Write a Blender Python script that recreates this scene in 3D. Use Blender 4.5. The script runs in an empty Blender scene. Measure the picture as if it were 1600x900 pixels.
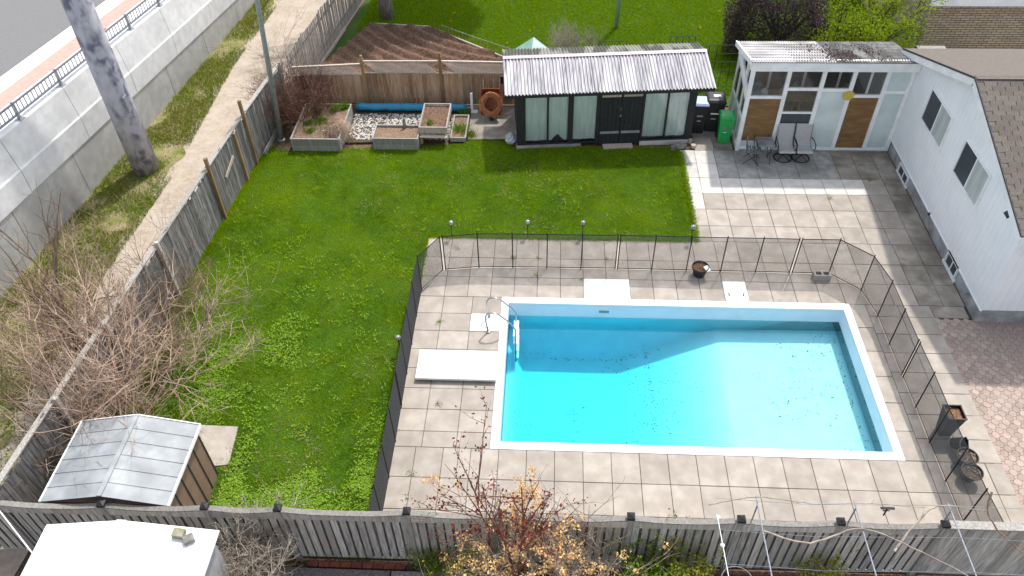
import bpy, math, random
import numpy as np
from mathutils import Matrix, Vector, Euler
R = math.radians
rng = np.random.default_rng(7)
rnd = random.Random(5)
S = bpy.context.scene
COL = S.collection

# ------------------------------------------------------------------ camera, sky, sun, exposure
cam_d = bpy.data.cameras.new('camera'); cam = bpy.data.objects.new('camera', cam_d); COL.objects.link(cam)
cam_d.sensor_width = 36; cam_d.lens = 1234.17 / 1600 * 36; cam_d.clip_end = 500; cam_d.clip_start = .1
cam.matrix_world = Matrix.Translation((2.740, -14.538, 14.619)) @ (Matrix.Rotation(R(3.7205), 4, 'Z') @ Matrix.Rotation(R(45.588), 4, 'X') @ Matrix.Rotation(R(-1.5064), 4, 'Z'))
S.camera = cam
SUN = Vector((.28, .555, 1)).normalized()
W = bpy.data.worlds.new('World'); S.world = W; W.use_nodes = True
wn = W.node_tree; sky = wn.nodes.new('ShaderNodeTexSky'); sky.sky_type = 'NISHITA'; sky.sun_disc = False
sky.sun_elevation = math.asin(SUN.z); sky.sun_rotation = math.atan2(SUN.x, SUN.y); sky.dust_density = 2.0
bg = wn.nodes['Background']; bg.inputs[1].default_value = .15
hs_ = wn.nodes.new('ShaderNodeHueSaturation'); hs_.inputs['Saturation'].default_value = .42; wn.links.new(sky.outputs[0], hs_.inputs['Color']); wn.links.new(hs_.outputs[0], bg.inputs[0])
sl = bpy.data.lights.new('sun', 'SUN'); sl.energy = 2.15; sl.angle = R(1.6); sl.color = (1, .955, .88)
so = bpy.data.objects.new('sun', sl); COL.objects.link(so); so.rotation_euler = SUN.to_track_quat('Z', 'Y').to_euler(); so.location = (8, 10, 30)
S.view_settings.view_transform = 'Standard'; S.view_settings.look = 'None'; S.view_settings.gamma = 1
S.view_settings.exposure = .95
S.cycles.transparent_max_bounces = 24; S.cycles.max_bounces = 12; S.cycles.diffuse_bounces = 8

# ------------------------------------------------------------------ materials
def lin(r, g, b):
    f = lambda c: (c / 255 / 12.92) if c / 255 <= .04045 else ((c / 255 + .055) / 1.055) ** 2.4
    return (f(r), f(g), f(b), 1)
def C4(c): return tuple(c) if len(c) == 4 else (*c, 1)
def pm(name, c1, c2=None, sc=8, rough=.8, metal=0, bump=0, bsc=40, rn=0, st=(1, 1, 1), c3=None, sc3=.7, w3=.6, lo=.38, hi=.62, spec=.3, trans=None, dist=.01):
    m = bpy.data.materials.new(name); m.use_nodes = True; nt = m.node_tree; N = nt.nodes; L = nt.links
    b = N['Principled BSDF']; b.inputs['Roughness'].default_value = rough; b.inputs['Metallic'].default_value = metal
    b.inputs['Specular IOR Level'].default_value = spec
    geo = N.new('ShaderNodeNewGeometry'); mp = N.new('ShaderNodeMapping'); mp.inputs['Scale'].default_value = st
    L.new(geo.outputs['Position'], mp.inputs['Vector'])
    def noise(s, det=5, vec=mp):
        n = N.new('ShaderNodeTexNoise'); n.inputs['Scale'].default_value = s; n.inputs['Detail'].default_value = det
        L.new(vec.outputs[0], n.inputs['Vector']); return n
    def mixc(fac, a, c):
        x = N.new('ShaderNodeMix'); x.data_type = 'RGBA'
        if isinstance(fac, float): x.inputs['Factor'].default_value = fac
        else: L.new(fac, x.inputs['Factor'])
        for v, i in ((a, 6), (c, 7)):
            if hasattr(v, 'links'): L.new(v, x.inputs[i])
            else: x.inputs[i].default_value = C4(v)
        return x.outputs[2]
    def ramp(n, lo, hi, top=1.):
        r = N.new('ShaderNodeMapRange'); r.inputs['From Min'].default_value = lo; r.inputs['From Max'].default_value = hi; r.inputs['To Max'].default_value = top
        L.new(n.outputs['Fac'], r.inputs['Value']); return r.outputs[0]
    col = None
    if c2 is not None: col = mixc(ramp(noise(sc), lo, hi), c1, c2)
    if c3 is not None: col = mixc(ramp(noise(sc3, 4, geo if False else mp), .42, .66, w3), col if col else c1, c3)
    if rn:
        oi = N.new('ShaderNodeObjectInfo'); r = N.new('ShaderNodeMapRange'); r.inputs['To Min'].default_value = 1 - rn; r.inputs['To Max'].default_value = 1 + rn
        L.new(oi.outputs['Random'], r.inputs['Value'])
        h = N.new('ShaderNodeHueSaturation'); L.new(r.outputs[0], h.inputs['Value'])
        if col: L.new(col, h.inputs['Color'])
        else: h.inputs['Color'].default_value = C4(c1)
        col = h.outputs[0]
    if col: L.new(col, b.inputs['Base Color'])
    else: b.inputs['Base Color'].default_value = C4(c1)
    if bump:
        bn = N.new('ShaderNodeBump'); bn.inputs['Strength'].default_value = bump; bn.inputs['Distance'].default_value = dist
        L.new(noise(bsc, 4).outputs['Fac'], bn.inputs['Height']); L.new(bn.outputs[0], b.inputs['Normal'])
    if trans:
        t = N.new('ShaderNodeBsdfTranslucent'); mx = N.new('ShaderNodeMixShader'); mx.inputs[0].default_value = trans
        if col: L.new(col, t.inputs[0])
        else: t.inputs[0].default_value = C4(c1)
        L.new(b.outputs[0], mx.inputs[1]); L.new(t.outputs[0], mx.inputs[2]); L.new(mx.outputs[0], N['Material Output'].inputs[0])
    return m
def glass_mat(name, tint=(.8, .9, .9), gl=.08, rough=.02):
    m = bpy.data.materials.new(name); m.use_nodes = True; nt = m.node_tree; N = nt.nodes; L = nt.links
    N.remove(N['Principled BSDF'])
    t = N.new('ShaderNodeBsdfTransparent'); t.inputs[0].default_value = (*tint, 1)
    g = N.new('ShaderNodeBsdfGlossy'); g.inputs['Roughness'].default_value = rough
    fr = N.new('ShaderNodeFresnel'); fr.inputs[0].default_value = 1.45
    mx = N.new('ShaderNodeMixShader'); L.new(fr.outputs[0], mx.inputs[0]); L.new(t.outputs[0], mx.inputs[1]); L.new(g.outputs[0], mx.inputs[2])
    L.new(mx.outputs[0], N['Material Output'].inputs[0]); return m
def leaf_mat(name, a, b, d=None, trans=.35, rough=.6):
    """colour by the per-leaf attribute 'v' and by patches in space"""
    m = bpy.data.materials.new(name); m.use_nodes = True; nt = m.node_tree; N = nt.nodes; L = nt.links
    p = N['Principled BSDF']; p.inputs['Roughness'].default_value = rough; p.inputs['Specular IOR Level'].default_value = 0
    at = N.new('ShaderNodeAttribute'); at.attribute_name = 'v'
    mx = N.new('ShaderNodeMix'); mx.data_type = 'RGBA'; L.new(at.outputs['Fac'], mx.inputs[0]); mx.inputs[6].default_value = C4(a); mx.inputs[7].default_value = C4(b)
    col = mx.outputs[2]
    if d is not None:
        geo = N.new('ShaderNodeNewGeometry'); n1 = N.new('ShaderNodeTexNoise'); n1.inputs['Scale'].default_value = .42; n1.inputs['Detail'].default_value = 6; n1.inputs['Roughness'].default_value = .7
        L.new(geo.outputs['Position'], n1.inputs['Vector'])
        r = N.new('ShaderNodeMapRange'); r.inputs['From Min'].default_value = .40; r.inputs['From Max'].default_value = .66; L.new(n1.outputs['Fac'], r.inputs['Value'])
        m2 = N.new('ShaderNodeMix'); m2.data_type = 'RGBA'; L.new(r.outputs[0], m2.inputs[0]); L.new(col, m2.inputs[6]); m2.inputs[7].default_value = C4(d); col = m2.outputs[2]
    L.new(col, p.inputs['Base Color'])
    t = N.new('ShaderNodeBsdfTranslucent'); L.new(col, t.inputs[0]); ms = N.new('ShaderNodeMixShader'); ms.inputs[0].default_value = trans
    L.new(p.outputs[0], ms.inputs[1]); L.new(t.outputs[0], ms.inputs[2]); L.new(ms.outputs[0], N['Material Output'].inputs[0])
    return m
M = {}
M['slab'] = pm('concrete_slab', (.405, .362, .318), (.345, .305, .265), sc=3.2, rough=.9, bump=.25, bsc=60, rn=.10, c3=(.275, .24, .205), sc3=2.3, w3=.6)
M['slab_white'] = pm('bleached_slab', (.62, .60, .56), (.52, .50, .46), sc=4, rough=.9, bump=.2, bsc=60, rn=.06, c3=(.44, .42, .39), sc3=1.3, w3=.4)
M['slab_grey'] = pm('grey_mottled_slab', (.42, .41, .39), (.30, .29, .27), sc=4, rough=.9, bump=.25, bsc=60, rn=.08, c3=(.19, .185, .17), sc3=1.1, w3=.75)  # greyer slab variant with dark blotches
M['slab_dark'] = pm('dark_mottled_slab', (.40, .36, .31), (.29, .26, .215), sc=3.5, rough=.9, bump=.25, bsc=60, rn=.05, c3=(.14, .125, .10), sc3=1.1, w3=.8)  # slab variant with much darker brownish blotches
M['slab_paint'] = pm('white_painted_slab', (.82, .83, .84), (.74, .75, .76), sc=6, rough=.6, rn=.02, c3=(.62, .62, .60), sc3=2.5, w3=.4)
M['joint'] = pm('joint_sand', (.10, .085, .06), (.06, .05, .035), sc=20, rough=1)
M['paver'] = pm('pink_paver', (.40, .315, .27), (.33, .255, .215), sc=9, rough=.9, bump=.3, bsc=70, rn=.16, c3=(.36, .29, .26), sc3=1.5, w3=.6)
M['coping'] = pm('white_coping', (.86, .87, .88), (.8, .82, .84), sc=5, rough=.5)
M['soil'] = pm('garden_soil', (.20, .12, .08), (.10, .06, .042), sc=14, rough=1, bump=.8, bsc=30, dist=.03)
M['bedsoil'] = pm('dry_bed_soil', (.27, .19, .13), (.16, .105, .07), sc=22, rough=1, bump=.8, bsc=50, dist=.02)
M['litter'] = pm('leaf_litter', (.13, .095, .06), (.05, .037, .025), sc=25, rough=1, bump=.8, bsc=40, dist=.03)
M['path'] = pm('sandy_path', (.41, .345, .275), (.335, .28, .22), sc=7, rough=1, bump=.5, bsc=45, c3=(.47, .405, .335), sc3=1.1, w3=.7)
M['verge'] = pm('verge_earth', (.22, .20, .08), (.13, .16, .025), sc=4, rough=1, bump=.6, bsc=30, c3=(.33, .26, .18), sc3=1.5, w3=.8)
M['turf'] = pm('turf', (.045, .11, .008), (.028, .08, .005), sc=9, rough=1, c3=(.07, .12, .015), sc3=.8)
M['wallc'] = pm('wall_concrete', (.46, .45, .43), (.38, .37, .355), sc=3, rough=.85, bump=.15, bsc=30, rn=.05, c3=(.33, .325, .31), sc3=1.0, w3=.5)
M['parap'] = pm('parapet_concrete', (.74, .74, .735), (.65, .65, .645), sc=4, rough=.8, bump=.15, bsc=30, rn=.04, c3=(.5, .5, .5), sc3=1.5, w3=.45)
M['asphalt'] = pm('asphalt', (.19, .19, .19), (.15, .15, .15), sc=30, rough=.9)
M['roadpink'] = pm('red_tinted_strip', (.55, .33, .28), (.5, .29, .25), sc=6, rough=.9)
M['paintw'] = pm('road_white_paint', (.78, .78, .77), (.7, .7, .7), sc=8, rough=.7)
M['galv'] = pm('galvanised_steel', (.34, .36, .40), (.26, .28, .32), sc=20, rough=.45, metal=.5)
M['polec'] = pm('weathered_pole', (.42, .42, .47), (.14, .14, .20), sc=3.2, rough=.8, st=(1.5, 1.5, .9), lo=.42, hi=.6, bump=.4, bsc=14, c3=(.50, .50, .53), sc3=1.4, w3=.8)
M['lightpole'] = pm('light_pole_steel', (.36, .40, .41), (.29, .32, .33), sc=10, rough=.5, metal=.3)
M['greenpole'] = pm('green_pole_paint', (.33, .46, .40), (.28, .40, .35), sc=10, rough=.5)
def wood(n, a, b, c=None, rn=.2): return pm(n, a, b, sc=3, rough=.9, st=(9, 9, .9), bump=.5, bsc=6, rn=rn, c3=c, sc3=.45, w3=.7, lo=.35, hi=.65)
M['oldwood'] = wood('old_grey_board', (.56, .53, .485), (.30, .285, .26), (.43, .40, .35), .25)
M['darkwood'] = wood('blackened_board', (.26, .25, .24), (.085, .08, .078), (.17, .16, .155), .35)
M['rail'] = wood('grey_rail', (.40, .38, .35), (.25, .235, .215), None, .1)
M['toprail'] = wood('weathered_top_rail', (.25, .235, .215), (.17, .16, .145), None, .12)
M['greywood'] = wood('grey_plank', (.33, .33, .32), (.20, .205, .205), (.27, .24, .2), .15)
M['palewood'] = wood('pale_plank', (.52, .45, .37), (.36, .30, .24), None, .12)
M['brownwood'] = wood('brown_board', (.42, .265, .155), (.23, .14, .085), (.40, .30, .215), .3)
M['tanpost'] = wood('tan_post', (.32, .21, .11), (.20, .125, .07), None, .2)
M['lattice'] = wood('grey_lattice', (.42, .375, .33), (.3, .26, .225), None, .1)
M['picket'] = wood('grey_picket', (.33, .30, .27), (.19, .17, .15), None, .2)
M['black'] = pm('black_plastic', (.022, .022, .024), rough=.45, rn=.1)
M['blackp'] = pm('black_paint', (.028, .03, .033), (.018, .019, .022), sc=6, rough=.7, st=(4, 4, 1))
M['blackm'] = pm('black_mesh', (.05, .052, .056), rough=.8)
M['blackpost'] = pm('black_post', (.01, .01, .011), rough=.6)
M['white'] = pm('white_trim', (.88, .89, .89), (.82, .83, .83), sc=4, rough=.55, c3=(.6, .62, .62), sc3=2.5, w3=.35)
M['siding'] = pm('white_siding', (.85, .88, .905), (.81, .84, .87), sc=2, rough=.6)
M['found'] = pm('foundation', (.42, .44, .45), (.30, .31, .31), sc=3, rough=.9, bump=.3, bsc=40, c3=(.17, .17, .16), sc3=1.5, w3=.6)
M['shingle'] = pm('shingle', (.165, .145, .125), (.12, .104, .09), sc=30, rough=.95, bump=.4, bsc=120, rn=.13)
M['shinglefar'] = pm('shingle_pale', (.165, .142, .125), (.125, .107, .094), sc=9, rough=.95, st=(1, 3, 3), bump=.3, bsc=60)
M['darktrim'] = pm('dark_trim', (.06, .055, .06), rough=.6)
M['screen'] = pm('window_screen', (.045, .06, .075), (.035, .045, .055), sc=5, rough=.35, spec=.5)
M['blind'] = pm('window_blind', (.46, .51, .50), (.36, .41, .40), sc=2, rough=.4, st=(1, 4, .5))
M['glass'] = glass_mat('clear_glass', (.93, .96, .955))
M['frost'] = pm('frosted_glass', (.68, .76, .75), (.58, .67, .665), sc=1.5, rough=.25, c3=(.42, .51, .515), sc3=.8, w3=.6, spec=.5)
M['ply'] = pm('plywood', (.26, .155, .065), (.19, .105, .04), sc=3, rough=.6, st=(1, 1, 6), c3=(.13, .075, .03), sc3=1.2, w3=.6)
M['curtain'] = pm('sheer_curtain', (.86, .90, .89), (.74, .79, .785), sc=2.4, rough=.8, st=(5, 5, .7))
M['corr'] = pm('corrugated_metal', (.38, .37, .395), (.20, .195, .21), sc=5, rough=.5, metal=.25, st=(5, .35, .35), c3=(.50, .50, .51), sc3=1.0, w3=.8, lo=.40, hi=.62)
M['corrback'] = pm('corrugated_translucent_sheet', (.22, .22, .19), (.07, .07, .06), sc=1.2, rough=.6, st=(1.5, .3, .3), lo=.48, hi=.54)
M['ridge'] = pm('pinkish_ridge_cap', (.50, .42, .46), (.42, .36, .39), sc=5, rough=.5, metal=.2)
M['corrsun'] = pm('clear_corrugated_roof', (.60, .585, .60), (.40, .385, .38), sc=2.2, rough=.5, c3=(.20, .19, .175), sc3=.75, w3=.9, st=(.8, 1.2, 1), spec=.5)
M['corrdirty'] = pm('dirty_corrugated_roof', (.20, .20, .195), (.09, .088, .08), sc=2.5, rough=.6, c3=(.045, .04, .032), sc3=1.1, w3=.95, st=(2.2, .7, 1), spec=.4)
M['liner'] = pm('pool_liner', (.78, .81, .88), (.71, .765, .835), sc=3, rough=.6, c3=(.82, .84, .90), sc3=1.0, w3=.6)
M['debris'] = pm('wet_debris', (.012, .06, .075), rough=1)
M['ladder'] = pm('stainless_steel', (.42, .43, .44), rough=.25, metal=.9)
M['plasticw'] = pm('white_plastic', (.82, .83, .84), rough=.4)
M['greenbin'] = pm('green_plastic', (.02, .36, .085), (.016, .31, .07), sc=6, rough=.42, spec=.5)
M['bluelid'] = pm('pale_blue_lid', (.36, .50, .74), (.52, .63, .80), sc=6, rough=.35, spec=.5)
M['blueroll'] = pm('blue_bubble_cover', (.015, .22, .37), (.01, .17, .30), sc=9, rough=.35, spec=.5, c3=(.02, .22, .38), sc3=2.5, w3=.7)
M['sling'] = pm('grey_sling_fabric', (.43, .42, .41), (.39, .38, .37), sc=20, rough=.9)
M['chairmetal'] = pm('dark_chair_metal', (.05, .052, .055), rough=.45, metal=.4)
M['slatgrey'] = pm('grey_slat', (.30, .33, .34), (.20, .22, .23), sc=5, rough=.35, metal=.3, rn=.15)
M['orange'] = pm('orange_barrow_paint', (.42, .115, .022), (.30, .075, .018), sc=8, rough=.55, c3=(.16, .05, .02), sc3=3, w3=.7)
M['hose'] = pm('terracotta_hose', (.50, .19, .10), rough=.5)
M['gravelw'] = pm('white_stone', (.62, .60, .57), (.35, .33, .31), sc=14, rough=.9, lo=.3, hi=.7)
M['bag'] = pm('grey_plastic_bag', (.45, .48, .50), (.33, .36, .38), sc=9, rough=.4, spec=.5)
M['cblock'] = pm('concrete_block', (.40, .37, .33), (.33, .30, .27), sc=20, rough=.95, bump=.3)
M['slate'] = pm('stone', (.26, .25, .23), (.16, .155, .145), sc=9, rough=.9, bump=.4, rn=.2)
M['globe'] = pm('cracked_glass_globe', (.45, .47, .48), (.16, .17, .18), sc=30, rough=.15, metal=.4, spec=.8)
M['shedroof'] = pm('galvanised_shed_roof', (.36, .38, .39), (.28, .298, .31), sc=3, rough=.6, metal=.1, c3=(.20, .21, .22), sc3=1.1, w3=.8)
M['shedbrown'] = pm('brown_shed_steel', (.26, .165, .125), (.22, .14, .105), sc=4, rough=.5)
M['whiteroof'] = pm('white_roof_sheet', (.84, .84, .83), (.80, .80, .79), sc=2, rough=.6)
M['greywall'] = pm('grey_shed_wall', (.40, .40, .41), (.34, .34, .35), sc=4, rough=.8)
M['brickdk'] = pm('red_brick', (.25, .075, .045), (.16, .05, .035), sc=9, rough=.9, rn=.2)
M['mossbrick'] = pm('mossy_block', (.22, .21, .12), (.30, .27, .22), sc=9, rough=.9)
M['bark'] = pm('brown_twig', (.25, .175, .125), (.15, .10, .07), sc=5, rough=.9, rn=.15)
M['barktan'] = pm('tan_twig', (.52, .385, .29), (.33, .235, .175), sc=4, rough=.9)
M['barkgrey'] = pm('grey_twig', (.40, .345, .28), (.26, .22, .175), sc=5, rough=.9)
M['barkred'] = pm('reddish_twig', (.20, .105, .07), (.11, .06, .045), sc=5, rough=.9)
M['barkdk'] = pm('dark_bark', (.075, .06, .05), (.04, .033, .028), sc=9, rough=.95, bump=.5)
M['trunk'] = pm('grey_trunk_bark', (.24, .21, .19), (.14, .12, .11), sc=7, rough=.95, st=(2, 2, .5), bump=.8, bsc=12, dist=.03)
M['grass'] = leaf_mat('lawn_grass', (.112, .205, .001), (.28, .44, .002), (.33, .46, .002), .4)
M['weed'] = leaf_mat('lawn_weed_leaf', (.165, .31, .012), (.34, .50, .08), None, .35, .45)
M['ptuft'] = leaf_mat('pale_grass_tuft', (.20, .32, .005), (.36, .48, .03), None, .35)
M['straw'] = leaf_mat('dry_straw', (.32, .24, .12), (.45, .36, .20), None, .2)
M['vgrass'] = leaf_mat('verge_grass', (.12, .19, .008), (.22, .29, .02), (.22, .23, .04), .35)
M['nlawn'] = leaf_mat('neighbour_grass', (.14, .24, .001), (.27, .40, .001), (.20, .31, .001), .4)
M['willow'] = leaf_mat('yellow_green_leaf', (.22, .32, .012), (.42, .50, .03), (.15, .24, .015), .45)
M['purple'] = leaf_mat('purple_brown_leaf', (.085, .06, .06), (.19, .145, .15), (.05, .035, .035), .15)
M['redleaf'] = leaf_mat('dark_red_leaf', (.12, .02, .022), (.24, .055, .045), None, .3)
M['tanleaf'] = leaf_mat('dried_orange_flower', (.66, .40, .16), (.85, .60, .31), None, .25)
M['gleaf'] = leaf_mat('green_leaf', (.075, .17, .008), (.24, .36, .03), None, .4)
M['yleaf'] = leaf_mat('yellowish_leaf', (.22, .27, .02), (.42, .42, .06), None, .4)
M['wflower'] = leaf_mat('white_blossom', (.7, .7, .6), (.85, .85, .78), None, .2)
M['dandelion'] = leaf_mat('yellow_flower', (.7, .45, .02), (.8, .6, .05), None, .2)
M['tentg'] = pm('pale_green_canvas', (.28, .55, .42), (.38, .62, .50), sc=4, rough=.7)
M['tentw'] = pm('white_canvas', (.68, .76, .76), (.58, .68, .68), sc=4, rough=.7)
M['wire'] = pm('green_wire', (.05, .09, .06), rough=.5)
M['yellow'] = pm('yellow_disc', (.62, .47, .10), (.50, .36, .06), sc=25, rough=.7)
M['mulch'] = pm('bark_chips', (.30, .165, .09), (.07, .04, .03), sc=45, rough=1, lo=.4, hi=.6, bump=.8, bsc=50)
M['bigleaf'] = leaf_mat('shade_tree_leaf', (.05, .11, .012), (.09, .16, .02), None, .3)
# brick wall of the far house: courses too small to build one by one
mb_ = bpy.data.materials.new('tan_brick_wall'); mb_.use_nodes = True; _n = mb_.node_tree.nodes; _l = mb_.node_tree.links
_b = _n.new('ShaderNodeTexBrick'); _b.inputs['Color1'].default_value = (.52, .42, .30, 1); _b.inputs['Color2'].default_value = (.38, .30, .215, 1); _b.inputs['Mortar'].default_value = (.10, .08, .06, 1)
_b.inputs['Scale'].default_value = 1; _b.inputs['Brick Width'].default_value = .3; _b.inputs['Row Height'].default_value = .083; _b.inputs['Mortar Size'].default_value = .011
_g = _n.new('ShaderNodeNewGeometry'); _s = _n.new('ShaderNodeSeparateXYZ'); _c = _n.new('ShaderNodeCombineXYZ'); _l.new(_g.outputs['Position'], _s.inputs[0]); _l.new(_s.outputs[0], _c.inputs[0]); _l.new(_s.outputs[2], _c.inputs[1]); _l.new(_c.outputs[0], _b.inputs['Vector'])
_l.new(_b.outputs[0], _n['Principled BSDF'].inputs['Base Color']); _n['Principled BSDF'].inputs['Roughness'].default_value = .9
M['brick'] = mb_
# pool water: clear skin over an absorbing body
mw = bpy.data.materials.new('pool_water'); mw.use_nodes = True; _n = mw.node_tree.nodes; _l = mw.node_tree.links; _n.remove(_n['Principled BSDF'])
_t = _n.new('ShaderNodeBsdfTransparent'); _gl = _n.new('ShaderNodeBsdfGlossy'); _gl.inputs['Roughness'].default_value = .03; _gl.inputs['Color'].default_value = (.5, .5, .5, 1); _fr = _n.new('ShaderNodeFresnel'); _fr.inputs[0].default_value = 1.33
_mx = _n.new('ShaderNodeMixShader'); _l.new(_fr.outputs[0], _mx.inputs[0]); _l.new(_t.outputs[0], _mx.inputs[1]); _l.new(_gl.outputs[0], _mx.inputs[2]); _l.new(_mx.outputs[0], _n['Material Output'].inputs[0])
_bm = _n.new('ShaderNodeBump'); _bm.inputs['Strength'].default_value = .06; _nz = _n.new('ShaderNodeTexNoise'); _nz.inputs['Scale'].default_value = 5; _gg = _n.new('ShaderNodeNewGeometry'); _l.new(_gg.outputs['Position'], _nz.inputs['Vector']); _l.new(_nz.outputs['Fac'], _bm.inputs['Height']); _l.new(_bm.outputs[0], _gl.inputs['Normal'])
_va = _n.new('ShaderNodeVolumeAbsorption'); _va.inputs['Color'].default_value = (0, .915, .97, 1); _va.inputs['Density'].default_value = 1.2; _l.new(_va.outputs[0], _n['Material Output'].inputs['Volume'])
M['water'] = mw

# ------------------------------------------------------------------ mesh helpers
BASE = {}
class MB:
    def __init__(s): s.v = []; s.f = []
    def add(s, vs, fs):
        o = len(s.v); s.v += [tuple(map(float, p)) for p in vs]; s.f += [tuple(i + o for i in f) for f in fs]; return s
    def bb(s, x0, x1, y0, y1, z0, z1):
        return s.add([(x0, y0, z0), (x1, y0, z0), (x1, y1, z0), (x0, y1, z0), (x0, y0, z1), (x1, y0, z1), (x1, y1, z1), (x0, y1, z1)],
                     [(0, 3, 2, 1), (4, 5, 6, 7), (0, 1, 5, 4), (1, 2, 6, 5), (2, 3, 7, 6), (3, 0, 4, 7)])
    def box(s, c, d, rz=0, rx=0, ry=0):
        m = Matrix.Translation(c) @ Euler((rx, ry, rz)).to_matrix().to_4x4(); x, y, z = [k / 2 for k in d]
        return s.add([m @ Vector(p) for p in ((-x, -y, -z), (x, -y, -z), (x, y, -z), (-x, y, -z), (-x, -y, z), (x, -y, z), (x, y, z), (-x, y, z))],
                     [(0, 3, 2, 1), (4, 5, 6, 7), (0, 1, 5, 4), (1, 2, 6, 5), (2, 3, 7, 6), (3, 0, 4, 7)])
    def bar(s, a, b, w, h, up=(0, 0, 1)):
        a = Vector(a); b = Vector(b); d = (b - a).normalized(); u = Vector(up); r = d.cross(u)
        if r.length < 1e-4: r = d.cross(Vector((1, 0, 0)))
        r.normalize(); u = r.cross(d); r *= w / 2; u *= h / 2
        return s.add([a - r - u, a + r - u, a + r + u, a - r + u, b - r - u, b + r - u, b + r + u, b - r + u], [(0, 1, 2, 3), (4, 7, 6, 5), (0, 4, 5, 1), (1, 5, 6, 2), (2, 6, 7, 3), (3, 7, 4, 0)])
    def tube(s, pts, r, n=6, cap=True):
        P = [Vector(p) for p in pts]; k = len(P)
        rr = r if isinstance(r, (list, tuple)) else [r] * k
        vs = []; u = None
        for i, p in enumerate(P):
            d = (P[min(i + 1, k - 1)] - P[max(i - 1, 0)])
            d = d.normalized() if d.length > 1e-9 else Vector((0, 0, 1))
            if u is None:
                u = d.cross(Vector((0, 0, 1)));
                if u.length < .05: u = d.cross(Vector((1, 0, 0)))
            u = (u - d * u.dot(d)).normalized(); w = d.cross(u)
            for j in range(n):
                a = 2 * math.pi * j / n; vs.append(p + (u * math.cos(a) + w * math.sin(a)) * rr[i])
        fs = [(i * n + j, i * n + (j + 1) % n, (i + 1) * n + (j + 1) % n, (i + 1) * n + j) for i in range(k - 1) for j in range(n)]
        if cap: fs += [tuple(range(n - 1, -1, -1)), tuple((k - 1) * n + j for j in range(n))]
        return s.add(vs, fs)
    def lathe(s, c, prof, n=20, cap=True):
        vs = [(c[0] + r * math.cos(2 * math.pi * j / n), c[1] + r * math.sin(2 * math.pi * j / n), c[2] + z) for r, z in prof for j in range(n)]
        k = len(prof); fs = [(i * n + j, i * n + (j + 1) % n, (i + 1) * n + (j + 1) % n, (i + 1) * n + j) for i in range(k - 1) for j in range(n)]
        if cap: fs += [tuple(range(n - 1, -1, -1)), tuple((k - 1) * n + j for j in range(n))]
        return s.add(vs, fs)
    def poly(s, pts): return s.add(pts, [tuple(range(len(pts)))])
    def prism(s, p2, z0, z1):
        n = len(p2); return s.add([(x, y, z0) for x, y in p2] + [(x, y, z1) for x, y in p2], [tuple(range(n - 1, -1, -1)), tuple(range(n, 2 * n))] + [(i, (i + 1) % n, n + (i + 1) % n, n + i) for i in range(n)])
    def mesh(s, name, mat, off=(0, 0, 0), smooth=False):
        m = bpy.data.meshes.new(name); m.from_pydata([(x - off[0], y - off[1], z - off[2]) for x, y, z in s.v], [], s.f); m.update()
        if mat: m.materials.append(M[mat] if isinstance(mat, str) else mat)
        if smooth: m.shade_smooth()
        return m
    def build(s, name, mat, parent=None, smooth=False):
        """parts keep world coordinates; the parent's base point is taken off"""
        o = bpy.data.objects.new(name, s.mesh(name, mat, BASE.get(parent.name, (0, 0, 0)) if parent else (0, 0, 0), smooth)); COL.objects.link(o)
        if parent: o.parent = parent; BASE[o.name] = BASE.get(parent.name, (0, 0, 0))
        return o
def tag(o, label=None, cat=None, group=None, kind=None):
    for k, v in (('label', label), ('category', cat), ('group', group), ('kind', kind)):
        if v: o[k] = v
    return o
def thing(name, label, cat, loc, group=None):
    o = bpy.data.objects.new(name, None); o.empty_display_size = .2; COL.objects.link(o); o.location = loc; BASE[o.name] = tuple(loc)
    return tag(o, label, cat, group)
def piece(name, mesh, parent, loc, rot=(0, 0, 0), sc=(1, 1, 1)):
    o = bpy.data.objects.new(name, mesh); COL.objects.link(o); o.parent = parent; b = BASE.get(parent.name, (0, 0, 0)); BASE[o.name] = b
    o.location = (loc[0] - b[0], loc[1] - b[1], loc[2] - b[2]); o.rotation_euler = rot; o.scale = sc; return o
_cache = {}
def unit(mat, ch=.06):
    """unit board with softened long edges: x width, y thickness, z height from 0 to 1"""
    k = ('u', mat)
    if k not in _cache:
        c = ch; m = MB(); p = [(-.5 + c, -.5), (.5 - c, -.5), (.5, -.5 + 2 * c), (.5, .5 - 2 * c), (.5 - c, .5), (-.5 + c, .5), (-.5, .5 - 2 * c), (-.5, -.5 + 2 * c)]
        _cache[k] = m.prism(p, 0, 1).mesh('board', mat)
    return _cache[k]
def np_mesh(name, V, F, mat, v=None, parent=None):
    """fast mesh from arrays: V (n,3), F (m,k)"""
    m = bpy.data.meshes.new(name); n, k = F.shape
    m.vertices.add(len(V)); m.vertices.foreach_set('co', V.astype(np.float32).ravel())
    m.loops.add(n * k); m.loops.foreach_set('vertex_index', F.astype(np.int32).ravel())
    m.polygons.add(n); m.polygons.foreach_set('loop_start', np.arange(0, n * k, k, dtype=np.int32)); m.polygons.foreach_set('loop_total', np.full(n, k, dtype=np.int32))
    m.update(calc_edges=True); m.materials.append(M[mat])
    if v is not None:
        a = m.attributes.new('v', 'FLOAT', 'POINT'); a.data.foreach_set('value', v.astype(np.float32))
    o = bpy.data.objects.new(name, m); COL.objects.link(o)
    if parent: o.parent = parent; b = BASE[parent.name]; m.vertices.foreach_set('co', (V - np.array(b)).astype(np.float32).ravel())
    return o
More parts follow.
